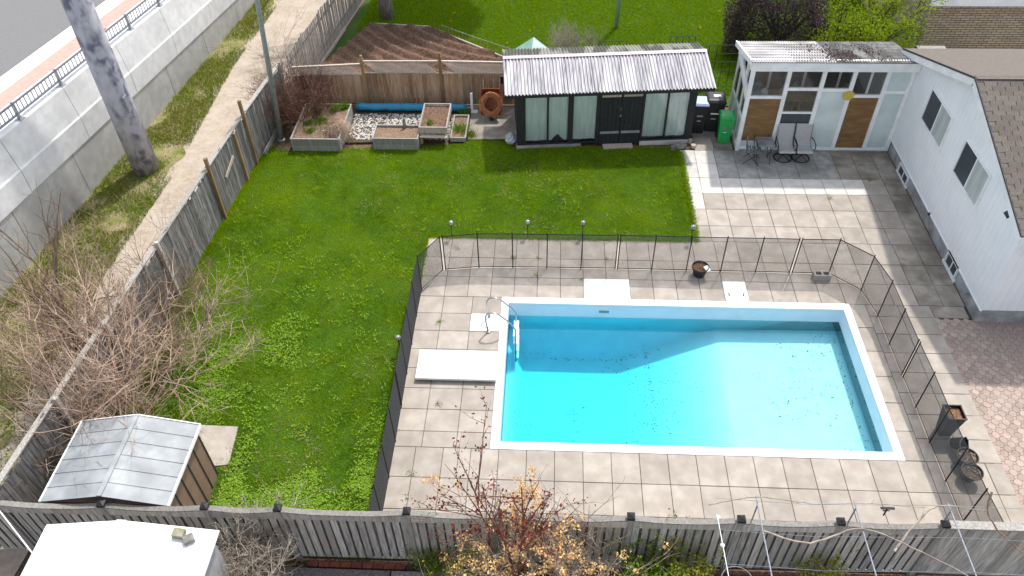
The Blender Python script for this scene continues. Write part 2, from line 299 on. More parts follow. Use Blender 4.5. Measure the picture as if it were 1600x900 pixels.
def blades(P, h, w, lean=.5):
    """one bent triangle blade per point"""
    n = len(P); a = rng.uniform(0, 2 * np.pi, n); d = np.stack([np.cos(a), np.sin(a), np.zeros(n)], 1) * (np.asarray(w) / 2)[..., None]
    b = rng.uniform(0, 2 * np.pi, n); l = rng.uniform(.1, 1, n) * lean * h
    tip = P + np.stack([np.cos(b) * l, np.sin(b) * l, h * rng.uniform(.7, 1.1, n)], 1)
    V = np.stack([P - d, P + d, tip], 1).reshape(-1, 3); F = np.arange(3 * n).reshape(-1, 3)
    return V, F, np.repeat(rng.random(n), 3)
def leaves(P, size, flat=.0, up=0.):
    """one diamond leaf per point, random tilt"""
    n = len(P); s = np.broadcast_to(np.asarray(size), (n,)) * rng.uniform(.6, 1.3, n)
    a = rng.normal(size=(n, 3)); a[:, 2] *= (1 - flat); a /= np.linalg.norm(a, axis=1)[:, None]
    c = rng.normal(size=(n, 3)); c[:, 2] *= (1 - flat); c -= a * (a * c).sum(1)[:, None]; c /= np.linalg.norm(c, axis=1)[:, None]
    a = a * s[:, None]; c = c * s[:, None] * .5
    V = np.stack([P - a * .5, P + c * .6, P + a * .5, P - c * .6], 1).reshape(-1, 3)
    return V, np.arange(4 * n).reshape(-1, 4), np.repeat(rng.random(n), 4)
def in_poly(x, y, poly):
    r = np.zeros(len(x), bool); j = len(poly) - 1
    for i in range(len(poly)):
        xi, yi = poly[i]; xj, yj = poly[j]
        r ^= ((yi > y) != (yj > y)) & (x < (xj - xi) * (y - yi) / (yj - yi + 1e-12) + xi); j = i
    return r
def scatter(poly, dens, holes=()):
    q = np.array(poly); lo = q.min(0); hi = q.max(0); n = int((hi - lo).prod() * dens)
    p = rng.uniform(lo, hi, (n, 2)); k = in_poly(p[:, 0], p[:, 1], poly)
    for h in holes: k &= ~in_poly(p[:, 0], p[:, 1], h)
    return p[k]
def vnoise(p, s, seed=0):
    """smooth value noise in 0..1"""
    r = np.random.default_rng(seed); T = r.random((64, 64)); q = p * s + 17; i = np.floor(q).astype(int); f = q - i; f = f * f * (3 - 2 * f)
    a = T[i[:, 0] % 64, i[:, 1] % 64]; b = T[(i[:, 0] + 1) % 64, i[:, 1] % 64]; c = T[i[:, 0] % 64, (i[:, 1] + 1) % 64]; d = T[(i[:, 0] + 1) % 64, (i[:, 1] + 1) % 64]
    return (a * (1 - f[:, 0]) + b * f[:, 0]) * (1 - f[:, 1]) + (c * (1 - f[:, 0]) + d * f[:, 0]) * f[:, 1]

# ------------------------------------------------------------------ ground sheets
def sheet(name, poly, z, mat, kind='structure'):
    return tag(MB().poly([(x, y, z) for x, y in poly]).build(name, mat), kind=kind)
PX0, PX1, PY0, PY1 = 1.53, 10.43, -4.69, 0.0          # pool coping outline
IX0, IX1, IY0, IY1 = 1.71, 10.25, -4.49, -.205        # pool water outline
g = MB()
for x0, x1, y0, y1 in ((-90, PX0 + .1, -90, 120), (PX1 - .1, 90, -90, 120), (PX0 + .1, PX1 - .1, -90, PY0 + .1), (PX0 + .1, PX1 - .1, PY1 - .1, 120)):
    g.poly([(x0, y0, -.07), (x1, y0, -.07), (x1, y1, -.07), (x0, y1, -.07)])
tag(g.build('ground', 'soil'), kind='structure')
fx = lambda Y: -6.62 + (.11 if Y > 6 else .07) * (Y - 6)            # left fence line
LAWN = [(fx(-7.3), -7.3), (-.72, -7.3), (-.72, 2.33), (6.8, 2.33), (6.85, 7.0), (1.4, 6.9), (1.4, 7.2), (.1, 7.25), (-.2, 7.0), (-5.9, 6.5), (fx(7), 7)]
sheet('lawn', LAWN, -.012, 'turf')
sheet('path', [(-10.6, -12), (fx(-12), -12), (fx(6), 6), (fx(40), 40), (-10.2, 40), (-10.3, 12), (-10.3, 5)], -.03, 'path')
wx = lambda Y: -11.33 + .103 * (Y - 4.2)                               # foot of the concrete wall
_ve = [(float(np.interp(y, [-9, -1, 5, 12, 40], [-9.45, -9.5, -9.3, -9.4, -8.9])) + .13 * math.sin(y * 2.3) + .09 * math.sin(y * 5.1 + 1), y) for y in np.linspace(-9, 40, 180)]
sheet('verge', [(wx(-9) - .3, -9)] + _ve + [(wx(40) - .3, 40)], -.02, 'verge')
sheet('neighbour_lawn', [(fx(9.5) + .1, 9.5), (24, 9.5), (24, 45), (fx(45), 45)], -.03, 'turf')
sheet('planting_strip', [(-9, -12), (20, -12), (20, -7.3), (-9, -7.45)], -.04, 'litter')
sheet('bush_bed', [(fx(-7.3), -7.2), (-6.3, -5.4), (-6.35, -3), (-6.45, -1), (-6.5, 1.2), (fx(1.5), 1.5)], -.004, 'litter')
sheet('corner_bed', [(fx(6.6), 6.6), (-5.6, 6.5), (-4.0, 8.7), (-4.0, 9.35), (fx(9.35), 9.35)], -.004, 'litter')
sheet('back_strip', [(-4, 8.4), (8.5, 8.4), (8.5, 9.6), (-4, 9.6)], -.009, 'litter')

# ------------------------------------------------------------------ pool
pool = thing('swimming_pool', 'rectangular in-ground pool with white coping and pale blue liner', 'pool', (6, -2.35, 0))
for q in ([(PX0, PY1), (PX1, PY1), (IX1, IY1), (IX0, IY1)], [(PX1, PY1), (PX1, PY0), (IX1, IY0), (IX1, IY1)], [(PX1, PY0), (PX0, PY0), (IX0, IY0), (IX1, IY0)], [(PX0, PY0), (PX0, PY1), (IX0, IY1), (IX0, IY0)]):
    MB().prism(q[::-1], -.06, .012).build('coping', 'coping', pool)
def floor_z(x, y):
    px = np.interp(x, [1.7, 4.6, 7.15, 10.3], [-1.65, -1.65, -.83, -.80])
    dw = np.minimum(np.minimum(y - IY0, IY1 - y), x - IX0)
    return np.maximum(px, -.98 - dw * 1.7)
gx = np.linspace(IX0 + .001, IX1 - .001, 90); gy = np.linspace(IY0 + .001, IY1 - .001, 50)
X, Y = np.meshgrid(gx, gy, indexing='ij'); Z = floor_z(X, Y)
V = np.stack([X, Y, Z], -1).reshape(-1, 3); idx = np.arange(90 * 50).reshape(90, 50)
F = np.stack([idx[:-1, :-1], idx[1:, :-1], idx[1:, 1:], idx[:-1, 1:]], -1).reshape(-1, 4)
fl = np_mesh('pool_floor', V, F, 'liner', parent=pool); fl.data.shade_smooth()
wl = MB()
for xs, ys in (((IX0, IX0), (IY0, IY1)), ((IX1, IX1), (IY1, IY0)), ((IX0, IX1), (IY1, IY1)), ((IX1, IX0), (IY0, IY0))):
    wl.poly([(xs[0], ys[0], -1.7), (xs[1], ys[1], -1.7), (xs[1], ys[1], -.055), (xs[0], ys[0], -.055)])
wl.build('pool_wall', 'liner', pool)
MB().bb(4.02, 4.36, IY1 - .02, IY1 + .05, -.30, -.17).build('skimmer_mouth', 'plasticw', pool)
MB().bb(4.06, 4.32, IY1 - .025, IY1 - .018, -.28, -.19).build('skimmer_slot', 'slatgrey', pool)
MB().bb(3.22, 3.48, -2.5, -2.2, -1.65, -1.635).build('main_drain', 'bluelid', pool)
tag(MB().bb(IX0 + .003, IX1 - .003, IY0 + .003, IY1 - .003, -1.75, -.46).build('water', 'water'), kind='structure')
# debris on the floor
n = 2200; dx = rng.uniform(1.9, 10.1, n); dy = rng.uniform(-4.3, -.35, n)
dx[:90] = 5.38 + rng.normal(0, .05, 90); dy[:90] = rng.uniform(-4.2, -.5, 90)
dx[90:190] = rng.uniform(2, 5.5, 100); dy[90:190] = -.62 + rng.normal(0, .05, 100)
dx[190:270] = rng.uniform(1.85, 2.4, 80); dy[190:270] = rng.uniform(-4.2, -2.6, 80)
dx[270:310] = rng.uniform(9.4, 10.15, 40); dy[270:310] = rng.uniform(-1.0, -.3, 40)
dx[310:350] = 10.1 + rng.normal(0, .04, 40); dy[310:350] = rng.uniform(-4.2, -1, 40)
kk = np.arange(n) < 350; q5 = np.stack([dx, dy], 1); kk |= vnoise(q5, 1.1, 61) * vnoise(q5, 4, 62) > .24 + .10 * (dx > 6); dx, dy = dx[kk], dy[kk]; n = len(dx)
P = np.stack([dx, dy, floor_z(dx, dy) + .008], 1)
a = rng.uniform(0, 6.28, n); s = rng.uniform(.009, .032, n) * np.where(rng.random(n) < .05, 1.25, .75); d1 = np.stack([np.cos(a), np.sin(a), 0 * a], 1) * s[:, None]; d2 = np.stack([-np.sin(a), np.cos(a), 0 * a], 1) * (s * .6)[:, None]
db = np_mesh('leaf_debris', np.stack([P - d1, P - d2, P + d1, P + d2], 1).reshape(-1, 3), np.arange(4 * n).reshape(-1, 4), 'debris')
tag(db, 'dark specks and leaf bits lying on the pool floor', 'debris', kind='stuff')

# ------------------------------------------------------------------ patio slabs, each its own piece
patio = tag(MB().prism([(-.8, -7.3), (12.5, -7.1), (12.5, -5.9), (12.5, -4.65), (PX1 - .1, -4.65), (PX1 - .1, -.04), (PX0 + .1, -.04), (PX0 + .1, -4.65), (-.8, -4.65)][0:0] + [(-.8, -7.3), (12.5, -7.15), (12.5, -4.66), (-.8, -4.66)], -.06, -.022).build('patio', 'joint'), kind='structure')
jb = MB()
for x0, x1, y0, y1 in ((-.8, PX0 + .08, -4.66, 2.36), (PX0 + .08, PX1 - .08, -.08, 2.36), (PX1 - .08, 12.5, -4.66, 2.36), (6.83, 13.4, 2.36, 8.4), (12.5, 13.4, -.62, 2.36)):
    jb.bb(x0, x1, y0, y1, -.06, -.024)
jb.build('joint_bed', 'joint', patio)
def slab(x0, x1, y0, y1, mat='slab', dz=None, h=.05):
    gpx = .0055; x0 += gpx; x1 -= gpx; y0 += gpx; y1 -= gpx; w = round(x1 - x0, 3); d = round(y1 - y0, 3)
    if w < .05 or d < .05: return
    k = (w, d, mat)
    if k not in _cache:
        c = .006; a = [(-w / 2, -d / 2), (w / 2, -d / 2), (w / 2, d / 2), (-w / 2, d / 2)]; b = [(x - math.copysign(c, x), y - math.copysign(c, y)) for x, y in a]
        m = MB(); m.add([(x, y, -h) for x, y in a] + [(x, y, -c) for x, y in a] + [(x, y, 0) for x, y in b],
                        [(i, (i + 1) % 4, 4 + (i + 1) % 4, 4 + i) for i in range(4)] + [(4 + i, 4 + (i + 1) % 4, 8 + (i + 1) % 4, 8 + i) for i in range(4)] + [(8, 9, 10, 11)])
        _cache[k] = m.mesh('slab', mat)
    piece('slab', _cache[k], patio, ((x0 + x1) / 2, (y0 + y1) / 2, dz if dz is not None else rnd.uniform(-.004, .003)), (rnd.uniform(-.003, .003), rnd.uniform(-.003, .003), rnd.uniform(-.004, .004)))
A, B = .6096, .762
# rows behind the pool
for r in range(3):
    y0, y1 = r * B, (r + 1) * B
    if r == 2: y1 = 2.36 if True else y1
    slab(-.76, 0, y0, y1)
    for i in range(22):
        x0 = i * A; x1 = min((i + 1) * A, 13.34)
        if r == 2 and x1 < 7.0 and rnd.random() < 0: continue
        if r == 0 and i in (6, 7, 12): continue
        slab(x0, x1, y0, y1, 'slab_dark' if x0 > 12 else 'slab')
slab(6 * A, 8 * A, 0, B, 'slab_paint', .012); slab(12 * A, 13 * A, 0, B, 'slab_paint', .012)
# upper patio in front of the sunroom
for r in range(3, 9):
    y0, y1 = r * B, min((r + 1) * B, 6.79)
    if r == 3: y0 = 2.36
    for i in range(11, 22):
        x0 = i * A - .03 if i > 11 else 6.84; x1 = min((i + 1) * A - .03, 13.34)
        if r == 6: mt = 'slab_white' if x0 < 11.9 else 'slab' if x0 < 12.4 else 'slab_dark'
        elif r in (7, 8): mt = 'slab_white' if x0 < 7.4 else 'slab_grey' if x0 < 11.5 else 'slab_dark'
        elif r == 5: mt = 'slab_white' if x0 < 7. else 'slab' if x0 < 12.4 else 'slab_dark'
        else: mt = 'slab' if x0 < 12.3 else 'slab_dark'
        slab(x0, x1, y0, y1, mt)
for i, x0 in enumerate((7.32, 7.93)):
    for y0, y1 in ((6.79, 7.5), (7.5, 8.2)): slab(x0, x0 + .61, y0, y1, 'slab_dark' if y0 > 7 or i else 'slab')
# left of the pool
yl = [0.] + [-A * k for k in range(1, 8)] + [-4.69]
for k in range(8):
    for x0, x1 in ((-.76, .01), (.01, .77), (.77, PX0)):
        if x0 > .7 and k in (1,): slab(x0, x1, yl[k + 1], yl[k], 'slab_paint', .012)
        else: slab(x0, x1, yl[k + 1], yl[k])
# front rows
for r in range(4):
    y1 = -4.69 - r * B; y0 = y1 - B
    if y0 < -7.2: y0 = -7.2
    if y1 <= -7.0: continue
    for i in range(-2, 21):
        x0 = max(i * A - .11, -.76); x1 = min((i + 1) * A - .11, 12.45)
        if x1 > x0: slab(x0, x1, y0, y1)
# right of the pool
yr = [0, -.81, -1.59, -2.37, -3.14, -3.92, -4.69]
for k in range(6): slab(PX1, 10.84, yr[k + 1], yr[k])
yq = [0, -.42, -1.0, -1.62, -2.23, -2.84, -3.45, -4.10, -4.69]
for k in range(8):
    for x0, x1 in ((10.84, 11.64), (11.64, 12.45)): slab(x0, x1, yq[k + 1], yq[k])
slab(12.45, 13.3, -.42, 0, 'slab_dark')

# pink interlocking pavers beside the house corner
pav = tag(MB().prism([(12.46, -7.1), (15.6, -7.1), (15.6, -.62), (12.46, -.44)], -.06, -.02).build('paved_drive', 'joint'), kind='structure')
p_ = .168; e = p_ / (1 + math.sqrt(2)) / 2; gp = .004
oc = [(-p_ / 2 + gp, -e), (-e, -p_ / 2 + gp), (e, -p_ / 2 + gp), (p_ / 2 - gp, -e), (p_ / 2 - gp, e), (e, p_ / 2 - gp), (-e, p_ / 2 - gp), (-p_ / 2 + gp, e)]
sq_c = (p_ / 2, p_ / 2); sr = p_ / 2 - e - gp
key = oc[:4] + [oc[4], (p_ / 2 + sr, p_ / 2), (p_ / 2, p_ / 2 + sr), oc[5]] + oc[6:]
mm = MB(); c45 = math.cos(R(45))
rot = [(x * c45 - y * c45, x * c45 + y * c45) for x, y in key]
q4 = lambda L: [(x * c45 - y * c45, x * c45 + y * c45) for x, y in L]
mm.prism(rot, -.04, -.007); mm.prism(q4(oc), -.0075, 0); mm.prism(q4([(p_ / 2 - sr + .004, p_ / 2), (p_ / 2, p_ / 2 - sr + .004), (p_ / 2 + sr - .002, p_ / 2), (p_ / 2, p_ / 2 + sr - .002)]), -.0075, 0); pv_mesh = mm.mesh('paver', 'paver')
cnt = 0
cells = []
for i in range(-60, 60):
    for j in range(-60, 60):
        x = 12.6 + (i - j) * p_ * c45; y = -3 + (i + j) * p_ * c45
        if 12.3 < x < 15.4 and -6.9 < y < -.40: cells.append((x, y))
cells.sort(key=lambda c: (c[0] - 12.5) * 1.0 + abs(c[1] + 3) * .25)
for x, y in cells[:290]: piece('paver', pv_mesh, pav, (x, y, rnd.uniform(-.011, -.006)))
fm = MB()
for x, y in cells[290:]: fm.prism([(x + a_, y + b_) for a_, b_ in rot], -.04, -.008)
tag(fm.build('paver_field', 'paver', pav), kind='stuff')

# ------------------------------------------------------------------ concrete wall, parapet and road on the left
wall = thing('retaining_wall', 'long pale concrete retaining wall with overhanging parapet along the road', 'wall', (wx(4), 4, 0))
zb = lambda Y: 1.66 - .0538 * Y
nv = Vector((1, -.103, 0)).normalized()
def wpt(Y, off, z): return (wx(Y) + nv.x * off, Y + nv.y * off, z)
def wprof(mb, Y0, Y1, prof):
    k = len(prof); a = [wpt(Y0, o, z(Y0)) for o, z in prof]; b = [wpt(Y1, o, z(Y1)) for o, z in prof]
    mb.add(a + b, [tuple(range(k - 1, -1, -1)), tuple(range(k, 2 * k))] + [(i, (i + 1) % k, k + (i + 1) % k, k + i) for i in range(k)])
Ys = [1.3 + 2.87 * k for k in range(-3, 11)]
for a, b in zip(Ys[:-1], Ys[1:]):
    a += .012; b -= .012
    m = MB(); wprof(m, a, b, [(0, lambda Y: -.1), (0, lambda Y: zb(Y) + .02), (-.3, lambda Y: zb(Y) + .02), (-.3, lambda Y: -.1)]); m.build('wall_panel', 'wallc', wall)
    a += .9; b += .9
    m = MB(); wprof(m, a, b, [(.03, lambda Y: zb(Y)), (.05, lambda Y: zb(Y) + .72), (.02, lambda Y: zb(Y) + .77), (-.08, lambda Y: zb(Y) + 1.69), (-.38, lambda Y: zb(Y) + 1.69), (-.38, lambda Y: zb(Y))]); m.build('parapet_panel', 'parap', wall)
m = MB(); wprof(m, -7, 40, [(-.05, lambda Y: -.2), (-.05, lambda Y: zb(Y) + .5), (-.28, lambda Y: zb(Y) + .5), (-.28, lambda Y: -.2)]); m.build('wall_core', 'asphalt', wall)
def strip(name, o0, o1, dz, mat, Y0=-12, Y1=60):
    m = MB(); m.poly([wpt(Y0, o0, zb(Y0) + dz), wpt(Y0, o1, zb(Y0) + dz), wpt(Y1, o1, zb(Y1) + dz), wpt(Y1, o0, zb(Y1) + dz)]); return tag(m.build(name, mat), kind='structure')
strip('road', -60, -3.5, .80, 'asphalt'); strip('road_shoulder', -3.5, -.36, .796, 'parap')
strip('road_edge_line', -3.85, -3.2, .806, 'paintw'); strip('road_red_band', -3.15, -2.5, .804, 'roadpink')
tag(MB().add([wpt(10.2, -2.35, zb(10.2) + .82), wpt(10.2, -2.75, zb(10.2) + .82), wpt(10.9, -2.75, zb(10.9) + .82), wpt(10.9, -2.35, zb(10.9) + .82)] + [wpt(10.55, -2.55, zb(10.5) + .9)], [(0, 1, 2, 3), (0, 4, 1), (1, 4, 2), (2, 4, 3), (3, 4, 0)]).build('orange_marker', 'orange'), 'small flat orange marker lying on the road shoulder', 'marker')
rail = thing('guard_railing', 'grey steel guard railing on posts along the top of the concrete parapet', 'railing', wpt(5, -.2, zb(5) + 1.69))
pY = [-.65 + 1.95 * k for k in range(-1, 16)]
for Yp in pY:
    m = MB(); t = zb(Yp) + 1.69
    m.bar(wpt(Yp, -.2, t), wpt(Yp, -.2, t + .52), .07, .07, (0, 1, 0)); m.bar(wpt(Yp - .11, -.2, t + .008), wpt(Yp + .11, -.2, t + .008), .2, .016); m.build('post', 'galv', rail)
for hz in (.47, .16):
    m = MB(); m.bar(wpt(pY[0], -.2, zb(pY[0]) + 1.69 + hz), wpt(pY[-1], -.2, zb(pY[-1]) + 1.69 + hz), .045, .05); m.build('rail', 'galv', rail)
bal = MB().bb(-.011, .011, -.011, .011, 0, .31).mesh('baluster', 'galv'); k = 0
Yb = pY[0]
while Yb < 22:
    Yb += .162
    if min(abs(Yb - q) for q in pY) > .06: piece('baluster', bal, rail, wpt(Yb, -.2, zb(Yb) + 1.69 + .16), (0, 0, 0))
# utility pole and light pole
up = thing('utility_pole', 'very thick mottled grey utility pole standing on the grass verge', 'utility pole', (-10.06, 5.42, 0))
MB().tube([(-10.06, 5.42, -.3), (-10.06, 5.42, 3), (-10.06, 5.42, 12)], [.40, .385, .34], 28, True).build('shaft', 'polec', up, True)
MB().bb(-9.72, -9.66, 5.1, 5.3, 2.25, 2.75).build('bracket', 'galv', up)
lp = thing('light_pole', 'slim grey metal pole at the fence corner beside the raised beds', 'pole', (-6.17, 7.12, 0))
MB().tube([(-6.17, 7.12, -.1), (-5.77, 7.02, 4.7), (-5.60, 6.98, 6.8)], [.085, .07, .06], 12).build('shaft', 'lightpole', lp, True)
MB().lathe((-6.17, 7.12, 0), [(.13, 0), (.13, .04), (.09, .06)], 14).build('base_plate', 'galv', lp)

# ------------------------------------------------------------------ board fences
def fence_line(o, pts, pitch, w, h, mat, t=.02, jitter=.03, off=0, skip=None, zoff=.03, name='board'):
    """boards set one by one along a polyline"""
    u = unit(mat); k = 0
    for (xa, ya), (xb, yb) in zip(pts[:-1], pts[1:]):
        L = math.hypot(xb - xa, yb - ya); a = math.atan2(yb - ya, xb - xa); nn = int(L / pitch); nx, ny = -math.sin(a), math.cos(a)
        for i in range(nn):
            s = (i + .5) * pitch; x = xa + math.cos(a) * s + nx * off; y = ya + math.sin(a) * s + ny * off
            hh = h(x, y) if callable(h) else h
            if skip and rnd.random() < skip: continue
            piece(name, u, o, (x, y, zoff), (rnd.uniform(-.008, .008), rnd.uniform(-.006, .006), a + rnd.uniform(-.02, .02)), (w * rnd.uniform(.96, 1.02), t, hh - zoff + rnd.uniform(-jitter, jitter)))
# front fence (shadowbox boards, posts with black caps, curved top rail)
fy = lambda x: -7.27 + .009 * x
ff = thing('front_board_fence', 'grey weathered board fence with black-capped posts running across the bottom of the yard', 'fence', (1, fy(1), 0))
PX = [-7.35, -5.33, -3.42, -2.08, .27, 2.0, 4.28, 6.22, 7.95, 9.75]
top = lambda x: 1.68 + .075 * max((math.exp(-((x - q) / .42) ** 2) for q in PX))
fence_line(ff, [(-9.2, fy(-9.2)), (9.9, fy(9.9))], .163, .120, lambda x, y: 1.63, 'oldwood', .022, .01, off=-.045, zoff=.05)
fence_line(ff, [(-9.2815, fy(-9.28)), (9.9, fy(9.9))], .163, .152, lambda x, y: 1.63, 'darkwood', .022, .01, off=.0, zoff=.05)
for q in PX:
    MB().bb(q - .05, q + .05, fy(q) - .105, fy(q) + .0, -.1, 1.84).build('post', 'rail', ff)
    MB().bb(q - .068, q + .068, fy(q) - .12, fy(q) + .016, 1.84, 1.90).add([(q - .068, fy(q) - .12, 1.90), (q + .068, fy(q) - .12, 1.90), (q + .068, fy(q) + .016, 1.90), (q - .068, fy(q) + .016, 1.90), (q, fy(q) - .052, 1.945)], [(0, 1, 4), (1, 2, 4), (2, 3, 4), (3, 0, 4)]).build('post_cap', 'black', ff)
xs = [-9.2] + PX
for a, b in zip(xs[:-1], xs[1:]):
    a += .052; b -= .052; nn = 14; m = MB(); m2 = MB()
    P_ = [a + (b - a) * i / nn for i in range(nn + 1)]
    for p, q in zip(P_[:-1], P_[1:]):
        for mbx, o0, o1, d0, d1 in ((m, -.085, .02, .0, .026), (m2, -.088, -.066, -.16, -.002)):
            vs = [(x, fy(x) + o, (top(x) + dz) if dz > -.1 else 1.53) for x in (p, q) for o in (o0, o1) for dz in (d0, d1)]
            mbx.add(vs, [(0, 1, 3, 2), (4, 6, 7, 5), (0, 4, 5, 1), (2, 3, 7, 6), (1, 5, 7, 3), (0, 2, 6, 4)])
    m.build('top_rail', 'toprail', ff); m2.build('fascia_board', 'oldwood', ff)
    MB().bb(a, b, fy(a) - .02, fy(a) + .018, .25, .34).build('lower_rail', 'darkwood', ff)
# the tighter fence to its right
rf = thing('right_board_fence', 'closely boarded grey fence section with a pale flat cap, behind the patio corner', 'fence', (11.5, fy(11.5), 0))
fence_line(rf, [(9.77, fy(9.77)), (14.6, fy(14.6))], .118, .113, 1.72, 'oldwood', .022, .01, off=-.03, zoff=.04)
MB().bb(9.82, 14.6, fy(12) - .1, fy(12) + .06, 1.735, 1.775).build('cap_rail', 'rail', rf); MB().bb(9.84, 14.6, fy(12) - .02, fy(12) + .02, 1.55, 1.64).build('back_rail', 'oldwood', rf)
for q in (9.9, 12.2): MB().bb(q - .045, q + .045, fy(q), fy(q) + .09, -.1, 1.72).build('post', 'oldwood', rf)
# left side fence
lf = thing('side_board_fence', 'dark weathered board fence along the sandy path on the left side of the lawn', 'fence', (fx(1), 1, 0))
fence_line(lf, [(fx(-7.2), -7.2), (fx(6), 6), (fx(8.9), 8.9)], .125, .118, lambda x, y: 1.72 + .05 * math.sin(y * 2.1), 'darkwood', .022, .05, zoff=.03)
for a, b in ((-7.2, -3.0), (-3.0, -.2), (-.2, 3.1), (3.1, 6), (6, 8.9)):
    MB().bar((fx(a) - .03, a + .03, 1.76), (fx(b) - .03, b - .03, 1.77), .13, .035).build('top_rail', 'rail', lf)
    MB().bar((fx(a) - .05, a + .03, .45), (fx(b) - .05, b - .03, .45), .04, .09).build('lower_rail', 'oldwood', lf)
for q, hh, mt in ((-5, 1.85, 'oldwood'), (-2.9, 1.85, 'oldwood'), (-.2, 1.9, 'oldwood'), (3.05, 2.12, 'tanpost'), (4.9, 1.72, 'tanpost'), (5.75, 2.3, 'tanpost'), (8.8, 1.9, 'oldwood')):
    MB().bb(fx(q) + .015, fx(q) + .1, q - .045, q + .045, -.1, hh).build('post', mt, lf)
MB().bar((fx(4.2) + .03, 3.75, .95), (fx(4.6) + .03, 4.55, 1.15), .03, .10).build('nailed_plank', 'palewood', lf)
MB().bar((fx(7) + .03, 6.25, .06), (fx(8) + .03, 8.6, .08), .04, .16).build('kick_board', 'greywood', lf)
# neighbour's picket stretch
nf = thing('picket_fence', 'tall grey picket fence stretch beside the dug vegetable plot', 'fence', (fx(13), 13, 0))
fence_line(nf, [(fx(9.55), 9.55), (fx(22), 22)], .135, .085, lambda x, y: 1.75 + .04 * math.sin(y * 3), 'picket', .02, .03, zoff=.03)
for z in (.4, 1.4): MB().bar((fx(9.5) - .03, 9.5, z), (fx(22) - .03, 22, z), .04, .09).build('rail', 'oldwood', nf)
MB().bar((fx(9.5) + .03, 9.6, .03), (fx(15) + .03, 15, .03), .04, .12).build('base_board', 'palewood', nf)
MB().bar((fx(12.4) + .03, 12.3, .62), (fx(13.6) + .03, 13.6, .80), .02, .07).build('nailed_plank', 'picket', nf)
# rear fence with lattice
bf = thing('lattice_topped_fence', 'brown rear board fence with lattice along its top behind the raised beds', 'fence', (-2.5, 9.42, 0))
BY = 9.42
bt = lambda x: 1.18 if x > -3.7 else 1.12 - .03 * (-3.7 - x)
fence_line(bf, [(-6.1, BY), (1.9, BY)], .152, .145, lambda x, y: bt(x), 'brownwood', .022, .012, off=-.03, zoff=.04)
for a, b, za, zc in ((-6.1, -3.72, 1.36, 1.5), (-3.62, -1.08, 1.6, 1.62), (-.98, 1.9, 1.62, 1.58)):
    m = MB(); L = b - a
    for i in range(int(L / .05) + 1):
        x = a + i * .05
        for s_, yy in ((1, -.012), (-1, .0)):
            zt = za + (zc - za) * (x - a) / L; z0 = bt(x) - .02; dx = (zt - z0)
            xa, xb2 = (x, x + dx) if s_ > 0 else (x, x - dx)
            if a <= xb2 <= b: m.bar((xa, BY + yy, z0), (xb2, BY + yy, zt), .007, .018, (0, 1, 0))
    tag(m.build('lattice', 'lattice', bf), kind='stuff')
    MB().bar((a, BY - .01, za + .02), (b, BY - .01, zc + .02), .07, .04).build('top_rail', 'palewood', bf)
    MB().bar((a, BY - .012, bt(a) - .0), (b, BY - .012, bt(b) - .0), .035, .05).build('mid_rail', 'lattice', bf)
    MB().bb(a, b, BY - .0, BY + .04, .2, .29).build('lower_rail', 'brownwood', bf)
for q, hh in ((-3.67, 1.72), (-1.03, 1.82), (1.9, 1.7)):
    m = MB().bb(q - .05, q + .05, BY - .06, BY + .04, -.1, hh); m.lathe((q, BY - .01, hh), [(.035, 0), (.03, .03), (.055, .07), (.045, .11), (.01, .13)], 10); m.build('post', 'tanpost', bf)
MB().bb(.98, 1.16, BY - .075, BY - .045, .85, 1.12).build('black_panel', 'black', bf)
MB().bb(.96, 1.18, BY - .09, BY - .045, 1.12, 1.17).build('panel_cap', 'palewood', bf)

# ------------------------------------------------------------------ pool mesh fence, in removable sections
def mesh_section(label, pts, dbl=True):
    o = thing('mesh_fence_section', label, 'pool fence', (*pts[0], 0), 'removable black mesh pool fence')
    H = 1.2; pt = .0125; t = .0020
    for x, y in pts:
        m = MB().tube([(x, y, -.02), (x, y, H + .05)], .0145, 8); m.build('post', 'blackpost', o)
    for (xa, ya), (xb, yb) in zip(pts[:-1], pts[1:]):
        L = math.hypot(xb - xa, yb - ya); dx, dy = (xb - xa) / L, (yb - ya) / L; nx, ny = -dy * t / 2, dx * t / 2
        vs = []; fs = []
        def strand(a, b, wv):   # square thread from a to b, half-width vector wv and plane normal n
            o0 = len(vs)
            for p in (a, b):
                for s1, s2 in ((-1, -1), (1, -1), (1, 1), (-1, 1)): vs.append((p[0] + wv[0] * s1 + nx * s2, p[1] + wv[1] * s1 + ny * s2, p[2] + wv[2] * s1))
            fs.extend([(o0, o0 + 1, o0 + 5, o0 + 4), (o0 + 1, o0 + 2, o0 + 6, o0 + 5), (o0 + 2, o0 + 3, o0 + 7, o0 + 6), (o0 + 3, o0, o0 + 4, o0 + 7)])
        sag = rnd.uniform(.0, .012)
        for i in range(int(L / pt)):
            s = (i + .5) * pt; strand((xa + dx * s, ya + dy * s, .03), (xa + dx * s, ya + dy * s, H), (dx * t / 2, dy * t / 2, 0))
        for i in range(int((H - .03) / pt)):
            z = .03 + (i + .5) * pt; strand((xa, ya, z), (xb, yb, z), (0, 0, t / 2))
        mbx = MB(); mbx.v = vs; mbx.f = fs; mbx.build('mesh_panel', 'blackm', o)
        MB().bar((xa, ya, H), (xb, yb, H), .006, .024).build('top_hem', 'blackpost', o)
        MB().bar((xa, ya, .035), (xb, yb, .035), .006, .024).build('bottom_hem', 'blackpost', o)
    return o
mesh_section('black mesh fence section along the lawn, nearest the front fence', [(-.58, -7.15), (-.58, -6.42), (-.58, -5.49), (-.58, -4.57), (-.59, -3.64)])
mesh_section('black mesh fence section beside the white diving base, bending round the left rear corner', [(-.59, -3.57), (-.60, -2.64), (-.61, -1.70), (-.62, -.75), (-.61, .20), (-.13, .98)])
